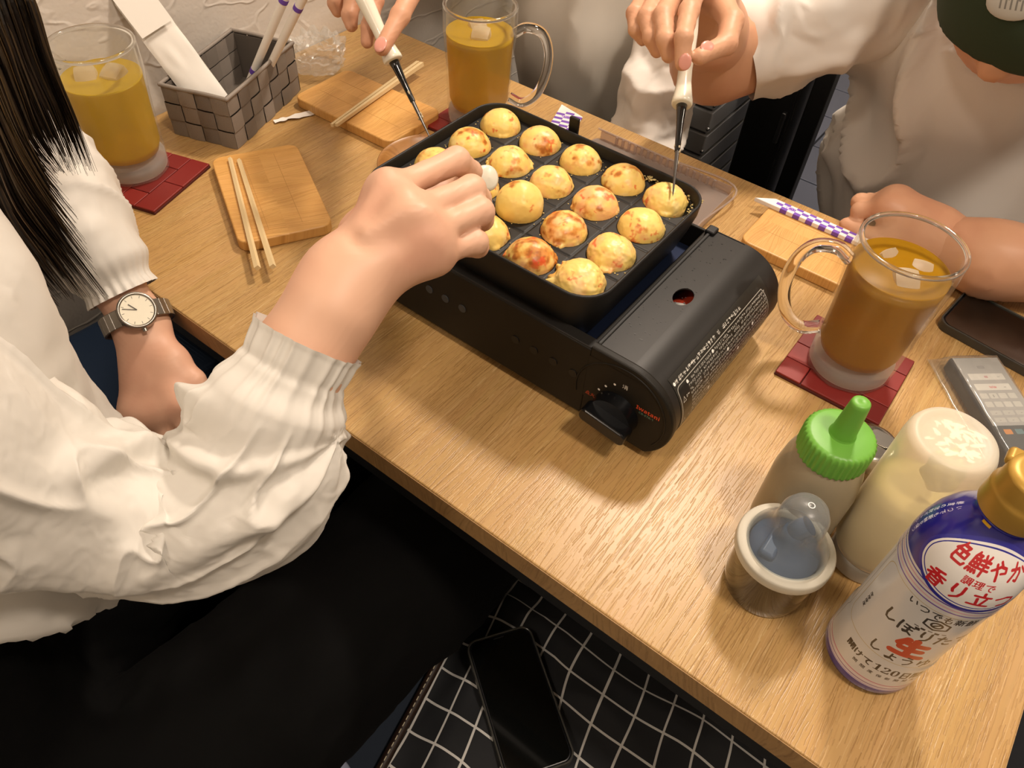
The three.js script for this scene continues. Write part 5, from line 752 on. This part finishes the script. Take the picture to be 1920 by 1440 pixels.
// --- diner in the pale grey shirt ---
{
  const t = thing('person', 'person in a pale grey-white shirt holding a pick behind the pan', 'person', [0, 0, 0]);
  const H = { wrist: [-0.338, 0.959, -0.195], wr: 0.03, rad: 0.0084,
    chains: [[[-0.2876, 0.9499, -0.1106], [-0.2444, 0.9317, -0.0506], [-0.2302, 0.9176, -0.0261], [-0.2272, 0.906, -0.0187]], [[-0.3065, 0.9451, -0.0939], [-0.2733, 0.9241, -0.048], [-0.2659, 0.9152, -0.0344], [-0.2607, 0.908, -0.0307]], [[-0.3268, 0.9402, -0.0912], [-0.2977, 0.9243, -0.0502], [-0.2944, 0.9165, -0.0424], [-0.2907, 0.91, -0.0409]], [[-0.3467, 0.9394, -0.0949], [-0.3225, 0.9285, -0.0575], [-0.3176, 0.9231, -0.0533], [-0.3139, 0.917, -0.0518]]],
    thumb: [[-0.2664, 0.9496, -0.1378], [-0.2229, 0.9386, -0.0838], [-0.2062, 0.9292, -0.0456], [-0.1954, 0.9141, -0.0075]], more: [[-0.37, 0.965, -0.3]] };
  const g1 = handMesh(H, [cone([-0.338, 0.959, -0.195], [-0.375, 0.965, -0.31], 0.027, 0.034), cone([-0.375, 0.965, -0.31], [-0.42, 0.93, -0.45], 0.034, 0.042)]);
  const rest = nets(blend([cone([-0.365, 0.963, -0.28], [-0.43, 0.93, -0.46], 0.032, 0.042), cone([-0.43, 0.93, -0.46], [-0.46, 1.03, -0.68], 0.042, 0.05), cone([-0.31, 0.5, -0.7], [-0.31, 0.9, -0.7], 0.11, 0.11), cone([-0.46, 1.03, -0.7], [-0.16, 1.03, -0.7], 0.05, 0.05), cone([-0.16, 1.03, -0.7], [-0.115, 0.79, -0.52], 0.045, 0.04), cone([-0.115, 0.79, -0.52], [-0.075, 0.66, -0.38], 0.038, 0.03), ell([-0.07, 0.63, -0.35], [0.03, 0.02, 0.045]), cone([-0.31, 1.05, -0.69], [-0.31, 1.16, -0.64], 0.055, 0.05), ell([-0.31, 1.27, -0.61], [0.08, 0.11, 0.095]), cone([-0.31, 1.255, -0.515], [-0.31, 1.27, -0.52], 0.011, 0.014)], 0.035), [-0.53, 0.35, -0.86], [0, 1.42, -0.25], 0.012);
  part('body', skin(mergeGeometries([g1, rest].map(g => g.toNonIndexed())), 0xcf9c7c, 0xc18265), M.skinA, t);
  nail([-0.1938, 0.9192, -0.0045], [0.35, -0.55, 0.75], [0.1, 0.85, 0.5], t, 0.0066);
  const front = nets(blend([cone([-0.31, 0.46, -0.66], [-0.31, 0.72, -0.65], 0.145, 0.145), cone([-0.31, 0.72, -0.65], [-0.31, 0.95, -0.7], 0.145, 0.13), cone([-0.46, 1.02, -0.7], [-0.16, 1.02, -0.7], 0.068, 0.068)], 0.07), [-0.545, 0.36, -0.9], [-0.05, 1.14, -0.44], 0.009);
  displace(front, (x, y, z) => 0.018 * (Math.pow(crease(x, y, z, 5, 1.5, 0.5, 1), 2) - 0.2) + 0.018 * fbm(x * 7, y * 5, z * 7, 2));
  const sh = part('shirt', front, M.greyShirt, t);
  part('left_sleeve', sweep([[-0.085, 0.665, -0.4], [-0.09, 0.69, -0.415], [-0.105, 0.76, -0.47], [-0.118, 0.82, -0.53], [-0.14, 0.92, -0.62], [-0.17, 1.0, -0.69]], 120, 90, (v, a) => 0.048 + 0.02 * v, (x, y, z) => 0.014 * (crease(x, y, z, 13, 0.7, 1.6, 0.7) - 0.45) + 0.003 * (crease(x, y, z, 34) - 0.45)), M.tee, sh);
  part('right_sleeve', sweep([[-0.405, 0.945, -0.4], [-0.43, 0.935, -0.46], [-0.45, 0.98, -0.58], [-0.46, 1.02, -0.69]], 50, 60, (v) => 0.05 + 0.02 * v, (x, y, z) => 0.01 * (crease(x, y, z, 12) - 0.45)), M.greyShirt, sh);
  part('hair', nets((x, y, z) => Math.max(ell([-0.31, 1.29, -0.63], [0.09, 0.115, 0.105])(x, y, z), (z + 0.56) * 0.9 + (1.26 - y) * 0.4), [-0.43, 1.12, -0.78], [-0.19, 1.43, -0.5], 0.01), M.hair, t);
  part('trousers', nets(blend([cone([-0.4, 0.46, -0.66], [-0.4, 0.47, -0.25], 0.09, 0.07), cone([-0.22, 0.46, -0.66], [-0.22, 0.47, -0.25], 0.09, 0.07), cone([-0.4, 0.44, -0.22], [-0.4, 0.08, -0.25], 0.058, 0.05), cone([-0.22, 0.44, -0.22], [-0.22, 0.08, -0.25], 0.058, 0.05)], 0.05), [-0.53, 0.01, -0.8], [-0.1, 0.6, -0.1], 0.015), M.trousers, t);
}
// ---------- things around the table ----------
{ // near bench with cloth, phone
  const b = thing('bench_seat', 'long low bench with dark navy upholstery along the near side of the table', 'bench', [0, 0, 0]);
  part('seat_cushion', rbox(1.62, 0.06, 0.78, 0.015, 0.24, 0.352, 0.56), mat(0x1d2735, 0.85), b); part('bench_base', box(1.6, 0.3, 0.7, 0.24, 0.17, 0.58), M.black, b); part('plinth', box(1.6, 0.02, 0.6, 0.24, 0.01, 0.6), M.black, b);
}
{ // blue denim bag seen under the table
  const o = part('denim_bag', displace(rbox(0.24, 0.13, 0.24, 0.04, 0, 0.065, 0, 8), (x, y, z) => 0.008 * (crease(x, y, z, 16) - 0.4)), mat(0x2a4060, 0.9), scene); o.position.set(-0.435, 0.387, 0.28); tag(o, 'blue denim bag on the bench below the plaster wall', 'bag');
}
const checkTex = canvasTex(512, 512, (x) => { x.fillStyle = '#14161a'; x.fillRect(0, 0, 512, 512); x.strokeStyle = '#c9c8c4'; x.lineWidth = 36; x.strokeRect(0, 0, 512, 512); for (let i = 0; i < 1800; i++) { x.fillStyle = `rgba(${rnd() < 0.5 ? '60,66,80' : '5,5,8'},0.25)`; x.fillRect(rr(8, 500), rr(8, 500), 2, 2); } });
{
  const t = thing('checked_cloth_bag', 'black flat cloth bag with white windowpane checks and brown stitched edge on the bench', 'bag', [0, 0, 0]);
  const O = V(0.07, 0.4, 0.135), du = V(0.075, 0, 0.33).normalize(), dv = V(0.98, 0, -0.06).normalize(), W = 0.42, L = 0.44;
  const hgt = (u, v) => { const e = Math.min(v, 1 - v, u, 1 - u) ; return -0.012 + 0.024 * sm(0, 0.12, e) + 0.006 * (crease(u * 2, v * 2, 0.3, 2.4) - 0.4) + 0.004 * vn(u * 5, v * 5); };
  const G = gridSurf(90, 90, (u, v) => { const p = O.clone().addScaledVector(du, (u - 0.03) * L).addScaledVector(dv, v * W); const wob = 0.006 * vn(u * 4, v * 4, 8); return [p.x + wob, 0.402 + hgt(u, v), p.z + wob]; });
  const uv = G.attributes.uv; for (let i = 0; i < uv.count; i++) { const u = uv.getX(i), v = uv.getY(i); uv.setXY(i, u * L / 0.0365 + 0.12 * vn(u * 6, v * 6, 1), v * W / 0.0365 + 0.12 * vn(u * 6, v * 6, 5)); }
  part('checked_panel', G, mat(0xffffff, 0.8, { map: checkTex }), t);
  const edge = []; for (let k = 0; k <= 30; k++) { const u = k / 30, p = O.clone().addScaledVector(du, (u - 0.03) * L); edge.push(V(p.x - 0.003, 0.402 + hgt(u, 0) + 0.004, p.z)); }
  part('leather_edge', tube(edge, 0.0055, 80, 8), mat(0x2a1a10, 0.5), t);
  const stg = new THREE.CapsuleGeometry(0.0006, 0.004, 3, 6); for (let k = 1; k < 58; k++) { const u = k / 58, p = O.clone().addScaledVector(du, (u - 0.03) * L); const o = part('stitch', stg, mat0(), t); o.position.set(p.x - 0.003, 0.402 + hgt(u, 0) + 0.0095, p.z); o.quaternion.setFromUnitVectors(V(0, 1, 0), du); }
  const ph = phone('smartphone', 'black smartphone in a clear case lying on the white-checked cloth bag', 0.0715, 0.147, true); ph.position.set(0.1985, 0.4215, 0.2485); ph.rotation.set(0, 0, 0); ph.rotation.y = Math.atan2(0.62, 0.78) + 0.3;
}
function mat0() { return mat0.m ||= mat(0xc8bda2, 0.7); }
{ const o = part('pale_pouch', displace(mergeVertices(new THREE.IcosahedronGeometry(0.05, 10)).scale(1.1, 0.5, 0.9), (x, y, z) => 0.004 * vn(x * 30, y * 30, z * 30)), mat(0xaab2cc, 0.7), scene); o.position.set(0.088, 0.412, 0.446); tag(o, 'pale blue-white rounded pouch half under the black trousers', 'pouch'); }
{ // grey drawer tower
  const t = thing('drawer_tower', 'grey stack of shallow ribbed drawers behind the far seats', 'drawers', [0, 0, 0]); const x1 = -0.128, z1 = -0.75, w = 0.075, d = 0.2, gm = mat(0xa3a5a8, 0.45), dm = mat(0x55575a, 0.6), cm = mat(0xb9bbbd, 0.25, { metalness: 1 });
  part('carcass', box(w - 0.012, 0.66, d - 0.012, x1 - w / 2, 0.33, z1 - d / 2), dm, t);
  for (let k = 0; k < 14; k++) { const dr = part('drawer', rbox(w, 0.041, d, 0.003, x1 - w / 2, 0.035 + k * 0.046, z1 - d / 2, 2), gm, t); part('corner_stud', new THREE.SphereGeometry(0.004, 10, 8).translate(x1 - 0.002, 0.035 + k * 0.046 - 0.012, z1 - 0.002), cm, dr); }
  part('top_tray', rbox(w + 0.01, 0.02, d + 0.01, 0.006, x1 - w / 2, 0.672, z1 - d / 2), M.black, t);
}
{ const t = thing('black_cabinet', 'tall black cabinet side between the grey drawers and the chair', 'cabinet', [0, 0, 0]); part('cabinet_body', rbox(0.085, 0.92, 0.2, 0.004, -0.05, 0.46, -0.92), mat(0x0b0b0c, 0.6), t); part('door_panel', rbox(0.078, 0.84, 0.006, 0.002, -0.05, 0.46, -0.818), mat(0x101011, 0.5), t); part('handle', rbox(0.008, 0.06, 0.01, 0.002, -0.02, 0.55, -0.81), mat(0x55575a, 0.3, { metalness: 0.8 }), t); }
{ // far chairs
  for (const [x, lab] of [[0.31, 'black chair with slim frame under the diner in the T-shirt'], [-0.386, "black chair with slim frame under the diner in the grey shirt"]]) {
    const t = thing('dining_chair', lab, 'chair', [x, 0, -0.66]); part('seat', rbox(0.36, 0.04, 0.36, 0.01, 0, 0.355, -0.02), M.black, t); part('backrest', rbox(0.3, 0.22, 0.03, 0.01, 0, 0.72, -0.24), M.black, t);
    for (const sx of [-1, 1]) { part('leg', rbox(0.03, 0.34, 0.03, 0.004, sx * 0.14, 0.17, 0.12), M.black, t); part('leg', rbox(0.03, 0.82, 0.03, 0.004, sx * 0.14, 0.41, -0.24), M.black, t); }
  }
}
{ const t = thing('black_post', 'slim black square post beside the cabinet, standing on the tiled floor', 'post', [0.017, 0, -0.86]); part('shaft', rbox(0.032, 1.0, 0.032, 0.003, 0, 0.5, 0), mat(0x0b0b0c, 0.6), t); part('foot_plate', rbox(0.05, 0.008, 0.05, 0.002, 0, 0.004, 0), mat(0x151515, 0.5), t); }
scene.traverse(o => { if (o.isMesh) o.castShadow = o.receiveShadow = true; });
renderer.render(scene, camera);
